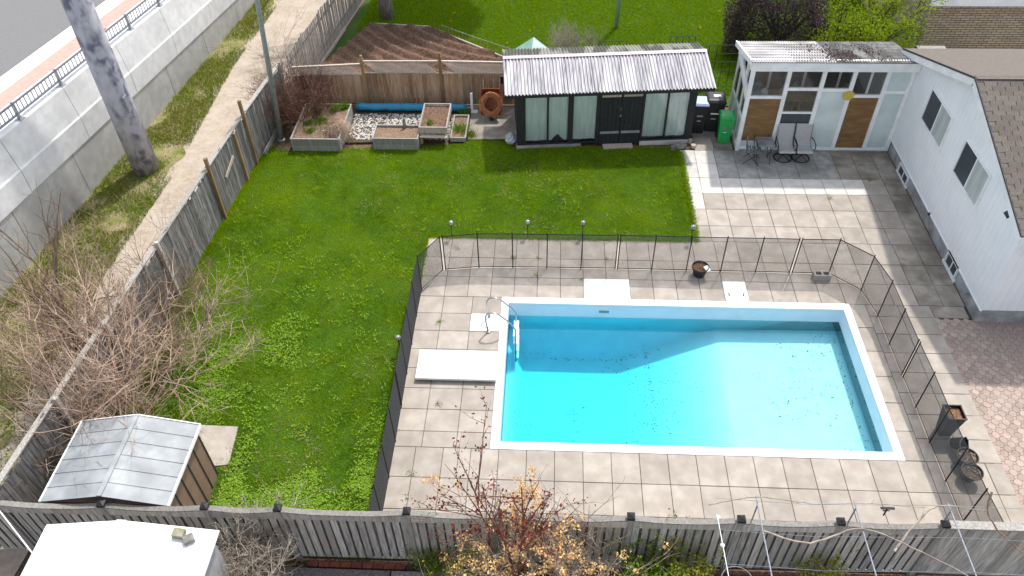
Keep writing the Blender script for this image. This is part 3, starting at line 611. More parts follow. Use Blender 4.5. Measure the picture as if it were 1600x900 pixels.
mesh_section('black mesh fence section behind the pool ladder, left end of the rear run', [(-.06, 1.0), (.84, 1.13), (1.76, 1.145), (2.68, 1.15), (3.60, 1.15), (4.52, 1.16)])
mesh_section('black mesh fence section behind the potted plant, middle of the rear run', [(4.585, 1.16), (5.5, 1.15), (6.42, 1.14), (7.33, 1.13), (8.25, 1.13), (9.15, 1.12)])
mesh_section('black mesh fence section behind the concrete block, bending round the right rear corner', [(9.22, 1.12), (10.18, 1.12), (10.86, .50), (11.04, -.39), (11.05, -1.35), (11.06, -2.31)])
mesh_section('black mesh fence section beside the tall square planter, running to the front fence', [(11.065, -2.38), (11.09, -3.25), (11.09, -4.2), (11.11, -5.16), (11.13, -6.1), (11.2, -7.0)])

# ------------------------------------------------------------------ pool ladder and white pads
ld = thing('pool_ladder', 'stainless steel pool ladder with white treads at the left end of the pool', 'pool ladder', (1.3, -.95, 0))
for y in (-.72, -1.24):
    MB().tube([(1.25, y, 0), (1.21, y, .35), (1.2, y, .55), (1.26, y, .66), (1.38, y, .70), (1.52, y, .66), (1.85, y, .30), (1.93, y, .1), (1.93, y, -1.1)], .022, 10).build('rail', 'ladder', ld, True)
    MB().lathe((1.25, y, .012), [(.055, 0), (.05, .02), (.025, .03)], 14).build('foot_flange', 'ladder', ld)
for z in (-.12, -.40, -.68, -.95):
    MB().bb(1.87, 2.0, -1.25, -.71, z - .03, z).build('tread', 'plasticw', ld)
dv = thing('diving_base', 'low white diving board base slab beside the left end of the pool', 'diving base', (.6, -2.4, 0))
MB().bb(-.34, 1.5, -2.8, -2.06, .0, .075).build('plinth', 'galv', dv)
MB().prism([(-.36, -2.87), (1.56, -2.87), (1.56, -1.99), (-.36, -1.99)], .075, .14).build('top_slab', 'slab_paint', dv)
for x, y in ((7.43, .28), (7.43, .22), (7.80, .28), (7.80, .22)):
    tag(MB().lathe((x, y, .012), [(.022, 0), (.022, .012), (.01, .016)], 8).build('anchor_bolt', 'black', patio))

# ------------------------------------------------------------------ things on the patio
def stake_light(x, y, lab):
    o = thing('globe_stake_light', lab, 'garden light', (x, y, 0), 'glass globe stake lights')
    MB().tube([(x, y, -.02), (x, y, .42)], .011, 8).build('stake', 'black', o); MB().lathe((x, y, .40), [(.03, 0), (.045, .03), (.03, .05)], 12).build('collar', 'black', o)
    MB().lathe((x, y, .44), [(.02, 0), (.06, .025), (.075, .07), (.06, .115), (.02, .14)], 14).build('globe', 'globe', o, True)
stake_light(-.02, 2.38, 'glass globe stake light at the left rear corner of the mesh fence')
stake_light(2.12, 2.46, 'glass globe stake light second from the left along the lawn edge')
stake_light(3.66, 2.47, 'glass globe stake light third from the left along the lawn edge')
stake_light(6.68, 2.36, 'glass globe stake light at the corner where lawn meets patio')
stake_light(-.86, -1.95, 'glass globe stake light standing alone outside the left mesh fence')
o = thing('flower_pot', 'round dark grey pot of dry stems standing behind the pool', 'plant pot', (6.74, .98, 0))
MB().lathe((6.74, .98, 0), [(.13, 0), (.15, .02), (.20, .26), (.225, .27), (.225, .33), (.205, .33), (.195, .25)], 24, False).build('pot', 'black', o)
MB().lathe((6.74, .98, 0), [(.12, .0), (.198, .27)], 20).build('compost', 'mulch', o)
st = MB()
for k in range(26):
    a = rnd.uniform(0, 6.28); r_ = rnd.uniform(0, .16); st.tube([(6.74 + r_ * math.cos(a), .98 + r_ * math.sin(a), .26), (6.74 + r_ * 1.1 * math.cos(a + .4), .98 + r_ * 1.1 * math.sin(a + .4), .27 + rnd.uniform(.02, .09))], [.008, .004], 4)
st.build('dry_stem', 'barktan', o); MB().box((6.9, .9, .32), (.13, .17, .012), .6, .3).build('plant_tag', 'plasticw', o)
o = thing('concrete_block', 'two-holed grey concrete block at the foot of the mesh fence', 'concrete block', (9.93, .93, 0))
m = MB()
for x0, x1, y0, y1 in ((9.71, 10.15, .83, .87), (9.71, 10.15, .99, 1.03), (9.71, 9.76, .87, .99), (9.905, 9.955, .87, .99), (10.10, 10.15, .87, .99)): m.bb(x0, x1, y0, y1, 0, .2)
m.build('block_shell', 'cblock', o)
# planters by the right mesh fence
o = thing('square_planter', 'tall square black tapered planter with bark chips, right of the mesh fence', 'planter', (11.48, -3.9, 0))
def frustum(cx, cy, w0, w1, z0, z1, m=None):
    m = m or MB(); a, b = w0 / 2, w1 / 2
    return m.add([(cx - a, cy - a, z0), (cx + a, cy - a, z0), (cx + a, cy + a, z0), (cx - a, cy + a, z0), (cx - b, cy - b, z1), (cx + b, cy - b, z1), (cx + b, cy + b, z1), (cx - b, cy + b, z1)], [(0, 3, 2, 1), (0, 1, 5, 4), (1, 2, 6, 5), (2, 3, 7, 6), (3, 0, 4, 7)])
m = frustum(11.48, -3.9, .24, .38, 0, .7); m.build('pot', 'black', o)
m = MB()
for s in (-1, 1): m.bb(11.48 - .2, 11.48 + .2, -3.9 + s * .185 - .012, -3.9 + s * .185 + .012, .69, .715); m.bb(11.48 + s * .185 - .012, 11.48 + s * .185 + .012, -4.06, -3.74, .69, .7149)
m.build('rim', 'black', o); MB().bb(11.31, 11.65, -4.07, -3.73, .60, .63).build('bark_chips', 'mulch', o)
o = thing('broken_pot', 'black plastic square pot tipped on its side below the tall planter', 'plant pot', (11.5, -4.38, 0))
m = MB(); vs = []
for i, (rr, zz) in enumerate(((.10, 0), (.16, .26))):
    for k in range(8):
        a = k * math.pi / 4 + .39; v_ = Euler((.9, .35, .5)).to_matrix() @ Vector((rr * math.cos(a) * 1.1, rr * math.sin(a) * 1.1, zz)); vs.append((11.5 + v_.x, -4.28 + v_.y, .13 + v_.z))
m.add(vs, [(i, (i + 1) % 8, 8 + (i + 1) % 8, 8 + i) for i in range(8)] + [tuple(range(7, -1, -1))]); m.build('pot', 'black', o)
m = MB(); m.tube([vs[8 + k % 8] for k in range(9)], .009, 5, False); m.build('rim', 'slatgrey', o)
for (x, y, lab) in ((11.62, -4.72, 'black bowl planter with stones, upper one of the touching pair'), (11.58, -5.09, 'black bowl planter with stones, lower one of the touching pair')):
    o = thing('bowl_planter', lab, 'planter', (x, y, 0), 'pair of black bowl planters')
    MB().lathe((x, y, 0), [(.10, 0), (.11, .03), (.09, .06), (.17, .20), (.215, .26), (.22, .29), (.20, .29), (.18, .24)], 24, False).build('bowl', 'black', o)
    MB().lathe((x, y, 0), [(.05, .10), (.185, .245)], 20).build('soil', 'soil', o)
    m = MB()
    for k in range(34):
        a = rnd.uniform(0, 6.28); r_ = .17 * math.sqrt(rnd.random()); m.box((x + r_ * math.cos(a), y + r_ * math.sin(a), .25), [rnd.uniform(.012, .045) for _ in range(3)], rnd.uniform(0, 3), rnd.uniform(0, 3))
    m.build('stones', 'slate', o)

# ------------------------------------------------------------------ house
HX = 13.35; HY0, HY1 = -.55, 7.42; RY = 3.42; EZ = 3.02; RZ = 4.47
hs = thing('bungalow', 'white-sided gabled bungalow with grey foundation at the right edge of the patio', 'house', (HX, RY, 0))
rz = lambda y: RZ - abs(y - RY) * .34
WIN = [(4.05, 5.54, 2.04, 2.97), (1.48, 2.98, 2.06, 2.99)]; BW = [(5.03, 5.73, .04, .31), (.97, 1.6, .09, .40)]
f = MB(); f.bb(HX + .02, 24, HY0 + .03, HY1, -.1, .46); f.build('foundation', 'found', hs)
m = MB()
def wrect(m, x, y0, y1, z0, z1): m.poly([(x, y1, z0), (x, y0, z0), (x, y0, z1), (x, y1, z1)])
m.poly([(HX, HY1, .44), (HX, HY0, .44), (HX, HY0, rz(HY0)), (HX, RY, RZ), (HX, HY1, rz(HY1))]); m.poly([(HX, HY0, .44), (24, HY0, .44), (24, HY0, rz(HY0)), (HX, HY0, rz(HY0))]); m.poly([(24, HY1, .44), (HX, HY1, .44), (HX, HY1, rz(HY1)), (24, HY1, rz(HY1))]); m.poly([(HX, HY0, .44), (HX, HY1, .44), (24, HY1, .44), (24, HY0, .44)])
m.build('wall', 'siding', hs)
m = MB(); pw = .205; y = HY0
while y < HY1 - .02:
    y1 = min(y + pw - .007, HY1); seg = [(.44, None)]
    cuts = [(a, b) for (c, d, a, b) in WIN if y1 > c - .03 and y < d + .03]
    zs = [.44]
    for a, b in cuts: zs += [a, b]
    for i in range(0, len(zs), 2):
        za = zs[i]; last = i + 1 >= len(zs)
        if last: v0, v1 = rz(y), rz(y1)
        else: v0 = v1 = zs[i + 1]
        vs = [(HX - .008, y, za), (HX - .008, y1, za), (HX - .008, y1, v1), (HX - .008, y, v0)]
        m.add(vs + [(HX + .001, a, c) for _, a, c in vs], [(0, 3, 2, 1), (0, 4, 7, 3), (1, 2, 6, 5), (0, 1, 5, 4)])
    y += pw
x = HX
while x < 20:
    m.bb(x, x + pw - .007, HY0 - .008, HY0 + .001, .44, EZ); x += pw
tag(m.build('siding', 'siding', hs), kind='stuff')
MB().bb(HX - .03, HX + .02, HY0 - .03, HY1, .425, .45).build('drip_edge', 'white', hs)
for (a, b, z0, z1) in WIN:
    m = MB(); e_ = .055
    for y0, y1, za, zc in ((a - e_, b + e_, z1, z1 + e_), (a - e_, b + e_, z0 - e_, z0), (a - e_, a, z0, z1), (b, b + e_, z0, z1)): m.bb(HX - .05, HX - .0, y0, y1, za, zc)
    w = m.build('window', 'white', hs); mid = (a + b) / 2
    MB().bb(HX - .035, HX - .01, mid - .02, mid + .02, z0, z1).build('mullion', 'white', w)
    MB().bb(HX - .022, HX - .012, mid + .02, b, z0, z1).build('screen_pane', 'screen', w)
    MB().bb(HX - .022, HX - .012, a, mid - .02, z0, z1).build('pane', 'blind', w)
    MB().bb(HX - .022, HX - .014, b - .07, b - .055, z0, z1).build('sash_bar', 'darktrim', w)
for (a, b, z0, z1) in BW:
    m = MB(); e_ = .05
    for y0, y1, za, zc in ((a - e_, b + e_, z1, z1 + e_), (a - .12, b + .12, z0 - .08, z0), (a - e_, a, z0, z1), (b, b + e_, z0, z1)): m.bb(HX - .03, HX + .03, y0, y1, za, zc)
    w = m.build('basement_window', 'white', hs); mid = (a + b) / 2
    MB().bb(HX - .01, HX + .01, mid - .02, mid + .02, z0, z1).build('mullion', 'white', w)
    MB().bb(HX + .004, HX + .012, a, mid - .02, z0, z1).build('pane', 'screen', w); MB().bb(HX + .004, HX + .012, mid + .02, b, z0, z1).build('pane', 'screen', w)
# roof: near slope with shingles, far slope, rake boards
RX0 = 13.10; ov = .30
m = MB()
for s_, ye in ((-1, HY0 - ov), (1, HY1 + ov - .05)):
    ze = rz(ye) + .06; m.add([(RX0, RY, RZ + .06), (24, RY, RZ + .06), (24, ye, ze), (RX0, ye, ze), (RX0, RY, RZ + .02), (24, RY, RZ + .02), (24, ye, ze - .04), (RX0, ye, ze - .04)], [(0, 1, 2, 3), (7, 6, 5, 4), (3, 2, 6, 7), (0, 3, 7, 4)])
roof = m.build('roof', 'shinglefar', hs)
for s_, ye in ((-1, HY0 - ov), (1, HY1 + ov - .05)):
    MB().bar((RX0 + .012, RY, RZ - .08), (RX0 + .012, ye, rz(ye) - .08), .024, .18).build('rake_board', 'white', roof)
    MB().bar((RX0 - .006, RY, RZ + .05), (RX0 - .006, ye, rz(ye) + .05), .02, .05).build('drip_trim', 'darktrim', roof)
    MB().add([(RX0 + .02, RY, RZ - .01), (HX, RY, RZ - .01), (HX, ye, rz(ye) - .01), (RX0 + .02, ye, rz(ye) - .01)], [(0, 1, 2, 3)]).build('soffit', 'white', roof)
    MB().bb(RX0 + .03, 24, ye - .02, ye + .02, rz(ye) - .16, rz(ye) + .02).build('fascia', 'white', roof)
sl_a = math.atan(.34); ex = .15
for j in range(30):
    s0 = j * ex; yy = RY - (s0 + ex / 2) * math.cos(sl_a); zz = RZ + .068 - (s0 + ex / 2) * math.sin(sl_a)
    if yy < HY0 - ov + .05: break
    for i in range(9):
        x0 = RX0 + .01 + i * .31 + (j % 2) * .15; k = ('sh',)
        if k not in _cache: _cache[k] = MB().box((0, 0, 0), (.296, ex + .02, .012)).mesh('shingle', 'shingle')
        piece('shingle', _cache[k], roof, (x0 + .15, yy, zz + .003), (sl_a + .10, 0, rnd.uniform(-.012, .012)))
MB().bar((RX0 + .01, RY, RZ + .075), (24, RY, RZ + .075), .2, .012).build('ridge_cap', 'shingle', roof)
o = tag(MB().bb(HX - .16, HX - .05, -.10, .02, 3.10, 3.2).add([(HX - .28, -.12, 3.02), (HX - .28, .04, 3.02), (HX - .15, .04, 3.16), (HX - .15, -.12, 3.16), (HX - .24, -.12, 2.97), (HX - .24, .04, 2.97), (HX - .12, .04, 3.08), (HX - .12, -.12, 3.08)], [(0, 1, 2, 3), (7, 6, 5, 4), (0, 4, 5, 1), (2, 6, 7, 3), (0, 3, 7, 4), (1, 5, 6, 2)]).build('security_floodlight', 'black'), 'small black floodlight under the eave of the white house', 'floodlight')
tag(MB().tube([(HX + .03, .15, .3), (HX - .08, .15, .3), (HX - .10, .15, .24)], .025, 8).lathe((HX - .07, .15, .32), [(.04, 0), (.04, .02)], 8).build('outdoor_tap', 'galv'), 'small tap on the grey house foundation near its front corner', 'tap')
tag(MB().bb(HX - .06, HX + .02, 3.14, 3.22, .40, .46).build('vent_box', 'darktrim'), 'tiny dark vent at the siding edge between the basement windows', 'vent')

# ------------------------------------------------------------------ sunroom
SY = 6.84; sr = thing('sunroom', 'white-framed lean-to sunroom with corrugated clear roof built against the house', 'sunroom', (11, 7.6, 0))
PXs = [8.64, 9.70, 10.72, 11.60, 12.57, 13.27]; FR = 2.86
MB().bb(8.58, 13.34, SY - .04, 8.75, -.05, .06).build('floor_slab', 'slab_grey', sr)
for x in PXs: MB().bb(x - .06, x + .06, SY - .05, SY + .05, .06 if x > 8.7 else 0, FR).build('post', 'white', sr)
MB().bb(8.52, 13.33, SY - .18, SY + .06, FR, FR + .27).build('fascia', 'white', sr)
TR = [1.92, 2.20, 2.18, 1.98, 2.12]; LOW = ['ply', 'glass', 'frost', 'ply', 'frost']
for i, (a, b) in enumerate(zip(PXs[:-1], PXs[1:])):
    a += .06; b -= .06
    MB().bb(a, b, SY - .045, SY + .045, .06, .13).build('sill', 'white', sr)
    MB().bb(a, b, SY - .045, SY + .045, TR[i] - .045, TR[i] + .045).build('transom', 'white', sr)
    MB().bb(a, b, SY - .004, SY + .004, TR[i] + .045, FR).build('pane', 'frost' if i == 4 else 'glass', sr)
    if i == 1:
        MB().bb(a, b, SY - .04, SY + .04, 1.36, 1.42).build('transom', 'white', sr)
        MB().bb(a, b, SY - .004, SY + .004, 1.42, TR[i] - .045).build('pane', 'glass', sr); MB().bb(a, b, SY - .004, SY + .004, .13, 1.36).build('pane', 'screen', sr)
    else:
        MB().bb(a, b, SY - .006, SY + .006, .13 if i != 0 else .36, TR[i] - .045).build({'ply': 'plywood_panel', 'frost': 'frosted_pane', 'glass': 'pane'}[LOW[i]], LOW[i], sr)
        if i == 0: MB().bb(a, b, SY - .006, SY + .006, .13, .36).build('frosted_pane', 'frost', sr)
# left side of the sunroom
for y, h_ in ((7.45, 2.7), (8.1, 2.55), (8.7, 2.45)): MB().bb(8.60, 8.68, y - .045, y + .045, .06, h_).build('side_post', 'white', sr)
MB().bb(8.61, 8.67, SY + .05, 8.66, 1.05, 1.13).build('side_rail', 'white', sr); MB().bb(8.61, 8.67, SY + .05, 8.66, .06, .14).build('side_sill', 'white', sr)
MB().bar((8.60, SY + .02, 1.95), (8.60, 8.68, 2.52), .05, .34).build('side_brace', 'white', sr)
MB().bb(8.636, 8.644, SY + .05, 8.66, .14, 1.05).build('side_pane', 'frost', sr); MB().bb(8.636, 8.644, SY + .05, 8.66, 1.13, 1.9).build('side_pane', 'glass', sr)
MB().bb(8.7, 13.3, 8.68, 8.74, .06, 2.5).build('back_wall', 'darktrim', sr)
for x in (9.7, 10.8, 11.9, 12.9): MB().bb(x - .04, x + .04, 8.66, 8.745, .9, 2.55).build('back_post', 'white', sr)
MB().bar((8.48, SY - .2, 3.15), (8.48, 8.85, 2.62), .05, .16).build('barge_board', 'white', sr)
def corrugated(x0, x1, ya, za, yb, zb2, pitch, amp, xfun=None, ny=8):
    nx = int((x1 - x0) / pitch * 6); xs = np.linspace(x0, x1, nx); ts = np.linspace(0, 1, ny)
    XX, TT = np.meshgrid(xs, ts, indexing='ij'); ZZ = za + (zb2 - za) * TT + amp * np.sin((XX - x0) / pitch * 2 * np.pi); YY = ya + (yb - ya) * TT
    if xfun: YY = YY + xfun(XX)
    V = np.stack([XX, YY, ZZ], -1).reshape(-1, 3); id_ = np.arange(nx * ny).reshape(nx, ny)
    return V, np.stack([id_[:-1, :-1], id_[1:, :-1], id_[1:, 1:], id_[:-1, 1:]], -1).reshape(-1, 4)
for k, (a, b) in enumerate(((8.48, 9.75), (9.73, 10.95), (10.93, 12.15), (12.13, 13.3))):
    V, F = corrugated(a, b, SY - .22, 3.18 + .004 * (k % 2), 8.9, 2.66 + .004 * (k % 2), .076, .013); np_mesh('roof_sheet', V, F, 'corrsun' if k < 2 else 'corrdirty', parent=sr)
for k in range(7):
    t = k / 6; yy = SY - .1 + t * 1.85; MB().bb(8.5, 13.3, yy - .02, yy + .02, 3.07 - t * .49, 3.13 - t * .49).build('purlin', 'brownwood', sr)
m = MB()
for k in range(7):
    t = (k + .35) / 7; yy = SY - .2 + t * 2.05; zz = 3.18 - (yy - SY + .22) * .228 - .013
    for i in range(62):
        x = 8.52 + i * .076 + .057
        if x < 11.2 + .5 * math.sin(k * 2.1) or x > 12.3 + .3 * math.sin(k): m.box((x, yy, zz + .010), (.046, .12, .012))
tag(m.build('purlin_dash_rows', 'darktrim', sr), kind='stuff')  # dark dashes added on the troughs to imitate screw rows and purlin shadows
p = rng.uniform((10.2, SY - .15), (12.7, 8.6), (2600, 2)); dn = np.exp(-((p[:, 0] - 11.5) / .75) ** 2) * np.clip(vnoise(p * (1, .5), 2.2, 44) * 2.4 - .6, 0, 1); p = p[rng.random(len(p)) < dn]
V, F, v = leaves(np.c_[p, 3.205 - (p[:, 1] - SY + .22) * .228], .07, .8); tag(np_mesh('leaf_litter', V, F, 'purple', v, sr), kind='stuff')
o = tag(MB().lathe((0, 0, 0), [(.15, 0), (.16, .01), (.16, .022), (.13, .028)], 20).build('round_sign', 'yellow'), 'round yellow disc fixed to a white sunroom post', 'disc'); o.rotation_euler = (R(90), 0, 0); o.location = (11.58, SY - .055, 2.02)
# clutter inside
tb = thing('storage_table', 'dark table with jugs seen through the sunroom glass', 'table', (10.6, 8.2, 0)); MB().bb(8.85, 12.4, 7.85, 8.55, 1.15, 1.2).build('table_top', 'brownwood', tb)
for x in (8.9, 10.6, 12.3):
    for y in (7.9, 8.5): MB().bb(x - .03, x + .03, y - .03, y + .03, .06, 1.15).build('leg', 'brownwood', tb)
for k, (x, y, r_, h_, mt, lab) in enumerate(((8.98, 8.0, .11, .32, 'plasticw', 'white jug on the sunroom table, nearest the left glass'), (9.22, 7.98, .13, .26, 'palewood', 'beige pot on the sunroom table beside the white jug'), (9.46, 8.05, .12, .30, 'plasticw', 'white bucket on the sunroom table, third from the left'), (9.3, 8.35, .13, .42, 'blueroll', 'blue bottle standing behind the jugs in the sunroom'), (10.1, 8.2, .16, .22, 'palewood', 'cream bowl on the sunroom table behind the second bay'), (10.45, 8.3, .1, .38, 'greenbin', 'green bottle in the second bay of the sunroom'), (11.2, 8.2, .2, .3, 'darktrim', 'dark tub in the third bay of the sunroom'), (12.0, 8.1, .15, .42, 'sling', 'grey canister in the fourth bay of the sunroom'))):
    tag(MB().lathe((x, y, 1.2), [(r_ * .9, 0), (r_, .02), (r_, h_ * .7), (r_ * .45, h_ * .88), (r_ * .4, h_)], 14).build('storage_jar', mt), lab, 'container')

# ------------------------------------------------------------------ patio furniture in front of the sunroom
def swivel(x, y, lab):
    o = thing('swivel_chair', lab, 'patio chair', (x, y, 0), 'grey sling swivel patio chairs')
    MB().tube([(x + .27 * math.cos(a), y + .27 * math.sin(a), .02) for a in [i * math.pi / 14 for i in range(29)]], .018, 6, False).build('base_ring', 'chairmetal', o)
    m = MB()
    for a in range(4): m.tube([(x, y, .12), (x + .27 * math.cos(a * 1.57 + .7), y + .27 * math.sin(a * 1.57 + .7), .02)], .014, 6)
    m.tube([(x, y, .1), (x, y, .36)], .03, 8); m.build('pedestal', 'chairmetal', o)
    w = .23; pr = [(-.33, .40), (-.28, .44), (-.05, .405), (.12, .41), (.2, .47), (.26, .62), (.30, .80), (.36, .98), (.385, 1.02)]
    vs = []; fs = []
    for i, (dy, dz) in enumerate(pr):
        for s_ in (-1, 1): vs += [(x + s_ * w, y + dy, dz), (x + s_ * w, y + dy + .006, dz - .012)]
    for i in range(len(pr) - 1):
        a = i * 4; fs += [(a, a + 2, a + 6, a + 4), (a + 1, a + 5, a + 7, a + 3), (a, a + 4, a + 5, a + 1), (a + 2, a + 3, a + 7, a + 6)]
    MB().add(vs, fs + [(0, 1, 3, 2), (-4 % len(vs), -2 % len(vs), len(vs) - 1, len(vs) - 3)]).build('sling', 'sling', o)
    for s_ in (-1, 1):
        MB().tube([(x + s_ * (w + .015), y + dy, dz) for dy, dz in pr], .014, 6).build('side_frame', 'slatgrey', o)
        MB().tube([(x + s_ * (w + .03), y + .24, .62), (x + s_ * (w + .06), y + .05, .64), (x + s_ * (w + .06), y - .2, .62), (x + s_ * (w + .05), y - .26, .52), (x + s_ * (w + .02), y - .2, .43)], .016, 6).build('armrest', 'chairmetal', o)
swivel(10.0, 6.42, 'grey sling swivel chair on a ring base, left of the pair by the sunroom')
swivel(10.55, 6.42, 'grey sling swivel chair on a ring base, right of the pair by the sunroom')
o = thing('slatted_table', 'small square grey slatted metal table beside the swivel chairs', 'table', (9.33, 6.25, 0))
for k in range(7): MB().bb(9.07, 9.57, 5.99 + k * .078, 5.99 + k * .078 + .06, .69, .708).build('slat', 'slatgrey', o)
for x in (9.08, 9.56): MB().bb(x - .012, x + .012, 5.98, 6.53, .665, .69).build('table_rail', 'chairmetal', o)
for s_ in (-1, 1): MB().tube([(9.32 + s_ * .2, 6.05, .67), (9.32 + s_ * .2, 6.48, .02)], .011, 6).tube([(9.32 + s_ * .2, 6.48, .67), (9.32 + s_ * .2, 6.02, .02)], .011, 6).build('leg', 'chairmetal', o)
def folding(x, y, rzv, lab):
    o = thing('folding_chair', lab, 'folding chair', (x, y, 0), 'slatted metal folding chairs')
    ca, sa = math.cos(rzv), math.sin(rzv); T = lambda a, b, c: (x + a * ca - b * sa, y + a * sa + b * ca, c)
    for k in range(6): MB().bar(T(-.2, -.2 + k * .075, .45), T(.2, -.2 + k * .075, .45), .05, .014).build('seat_slat', 'slatgrey', o)
    for k in range(3): MB().bar(T(-.2, .24, .62 + k * .085), T(.2, .24, .62 + k * .085), .014, .055).build('back_slat', 'slatgrey', o)
    for s_ in (-1, 1):
        MB().tube([T(s_ * .21, .26, .88), T(s_ * .21, .2, .45), T(s_ * .21, -.26, .02)], .011, 6).build('frame_leg', 'chairmetal', o)
        MB().tube([T(s_ * .19, -.2, .45), T(s_ * .19, .24, .02)], .011, 6).build('cross_leg', 'chairmetal', o)
folding(9.32, 6.62, 0, 'slatted folding chair behind the little slatted table')
folding(8.98, 6.2, 1.35, 'slatted folding chair at the left side of the little slatted table')

# ------------------------------------------------------------------ wheelie bins
def bin_(x, y, w, d, h, body, lid, lab, rzv=0, sticker=None):
    o = thing('wheelie_bin', lab, 'bin', (x, y, 0), 'wheelie bins between shed and sunroom')
    T = lambda a, b, c: (x + a * math.cos(rzv) - b * math.sin(rzv), y + a * math.sin(rzv) + b * math.cos(rzv), c)
    q = .78; vs = [T(sx * w / 2 * k, sy * d / 2 * k, z) for z, k in ((.03, q), (h * .9, 1), (h * .93, 1.04), (h * .95, 1.04)) for sx, sy in ((-1, -1), (1, -1), (1, 1), (-1, 1))]
    MB().add(vs, [(3, 2, 1, 0), (12, 13, 14, 15)] + [(r * 4 + i, r * 4 + (i + 1) % 4, r * 4 + 4 + (i + 1) % 4, r * 4 + 4 + i) for r in range(3) for i in range(4)]).build('body', body, o)
    vs = [T(sx * w / 2 * k, sy * d / 2 * k, z) for z, k in ((h * .95, 1.08), (h * .985, 1.08), (h * 1.03, .86), (h * 1.04, .7)) for sx, sy in ((-1, -1), (1, -1), (1, 1), (-1, 1))]
    MB().add(vs, [(3, 2, 1, 0), (12, 13, 14, 15)] + [(r * 4 + i, r * 4 + (i + 1) % 4, r * 4 + 4 + (i + 1) % 4, r * 4 + 4 + i) for r in range(3) for i in range(4)]).build('lid', lid, o)
    MB().tube([T(-w * .42, d * .56, h * .93), T(-w * .42, d * .62, h * .97), T(w * .42, d * .62, h * .97), T(w * .42, d * .56, h * .93)], .016, 6).build('handle', body, o)
    for s_ in (-1, 1): MB().tube([T(s_ * (w * .38), d * .42, .1), T(s_ * (w * .38 + .06), d * .42, .1)], .1, 14).build('wheel', 'black', o)
    MB().bar(T(-w * .22, -d / 2 * .93 - .003, h * .62), T(w * .22, -d / 2 * .93 - .003, h * .62), .004, .05).build('badge', 'plasticw' if sticker else 'slatgrey', o)
    MB().bar(T(-w * .16, -d / 2 * .89 - .003, h * .45), T(w * .1, -d / 2 * .89 - .003, h * .45), .004, .022).build('label_strip', 'plasticw', o)
    if sticker: MB().box(T(.04, .0, h * 1.043), (w * .4, d * .22, .004), rzv).build('lid_sticker', 'plasticw', o)
bin_(8.27, 7.36, .44, .46, .98, 'greenbin', 'greenbin', 'bright green wheelie bin in front of the black ones', -.08)
bin_(7.98, 8.08, .58, .62, 1.16, 'black', 'black', 'large black wheelie bin with white sticker on its lid', -.05, True)
bin_(7.50, 7.92, .44, .5, 1.12, 'black', 'bluelid', 'black wheelie bin with pale blue lid against the shed', -.05)

# ------------------------------------------------------------------ black garden shed with corrugated roof
sh = thing('garden_shed', 'black timber garden shed with shiny corrugated roof and curtained windows', 'shed', (4.4, 7.9, 0))
sa = math.atan2(.47, 5.57); cs, sn = math.cos(sa), math.sin(sa); SX0, SY0 = 1.64, 6.80
def T(u, v, z): return (SX0 + u * cs - v * sn, SY0 + u * sn + v * cs, z)
def tb_(m, u0, u1, v0, v1, z0, z1): return m.add([T(u0, v0, z0), T(u1, v0, z0), T(u1, v1, z0), T(u0, v1, z0), T(u0, v0, z1), T(u1, v0, z1), T(u1, v1, z1), T(u0, v1, z1)], [(0, 3, 2, 1), (4, 5, 6, 7), (0, 1, 5, 4), (1, 2, 6, 5), (2, 3, 7, 6), (3, 0, 4, 7)])
SL = 5.6; SD = 2.1; SH = 1.98
tb_(MB(), -.03, 2.05, -.04, SD, -.05, .09).build('concrete_sill', 'slab_grey', sh); tb_(MB(), 3.95, SL, -.04, SD, -.05, .09).build('concrete_sill', 'slab_white', sh)
U = [0, .30, 1.64, 1.86, 2.52, 2.62, 3.93, 4.02, 5.42, SL]      # uprights and openings along the front
for a, b in ((0, .28), (1.62, 1.78), (2.50, 2.60), (3.93, 4.0), (5.38, SL)): tb_(MB(), a, b, 0, .09, .09, SH).build('front_post', 'blackp', sh)
tb_(MB(), 0, SL, .005, .085, SH - .0, SH + .08).build('top_beam', 'blackp', sh)
for a, b in ((.28, 1.62), (1.78, 2.50), (4.0, 5.38)):
    tb_(MB(), a, b, .01, .08, .09, .15).build('window_sill', 'blackp', sh); tb_(MB(), a, b, .035, .043, .15, SH).build('window_pane', 'glass', sh)
    nn = int((b - a) / .03); m = MB(); L = b - a
    for i in range(nn):
        u0 = a + L * i / nn; u1 = a + L * (i + 1) / nn; w0 = .10 + .009 * math.sin(i * 1.3) + .01 * math.sin(i * .43); w1 = .10 + .009 * math.sin((i + 1) * 1.3) + .01 * math.sin((i + 1) * .43)
        zb0 = .2
        if a < .5 and .8 < u0 - a < 1.2: zb0 = .2 + .22 * (1 - abs(u0 - a - 1.0) / .2)
        m.add([T(u0, w0, zb0), T(u1, w1, zb0), T(u1, w1, SH - .02), T(u0, w0, SH - .02)], [(0, 1, 2, 3)])
    m.build('curtain', 'curtain', sh, True)
for u in (.98, 4.72): tb_(MB(), u - .03, u + .03, .02, .06, .15, SH).build('mullion', 'blackp', sh)
for a, b in ((2.61, 3.26), (3.275, 3.92)):
    nb = 5; d = tb_(MB(), a, b, .03, .05, .02, SH - .08).build('door', 'blackp', sh)
    for k in range(nb):
        w = (b - a) / nb; tb_(MB(), a + k * w + .004, a + (k + 1) * w - .004, .012, .03, .03, SH - .09).build('door_board', 'blackp', d)
    for z in (.42, 1.74): tb_(MB(), a + .04, b - .01, -.003, .012, z, z + .085).build('strap', 'greywood' if z < 1 else 'palewood', d)
MB().lathe(T(3.26, -.01, 1.08), [(.03, -.03), (.03, .03)], 8).build('padlock', 'galv', sh)
tb_(MB(), 2.75, 3.7, -.25, -.02, -.04, .05).build('door_step', 'palewood', sh)
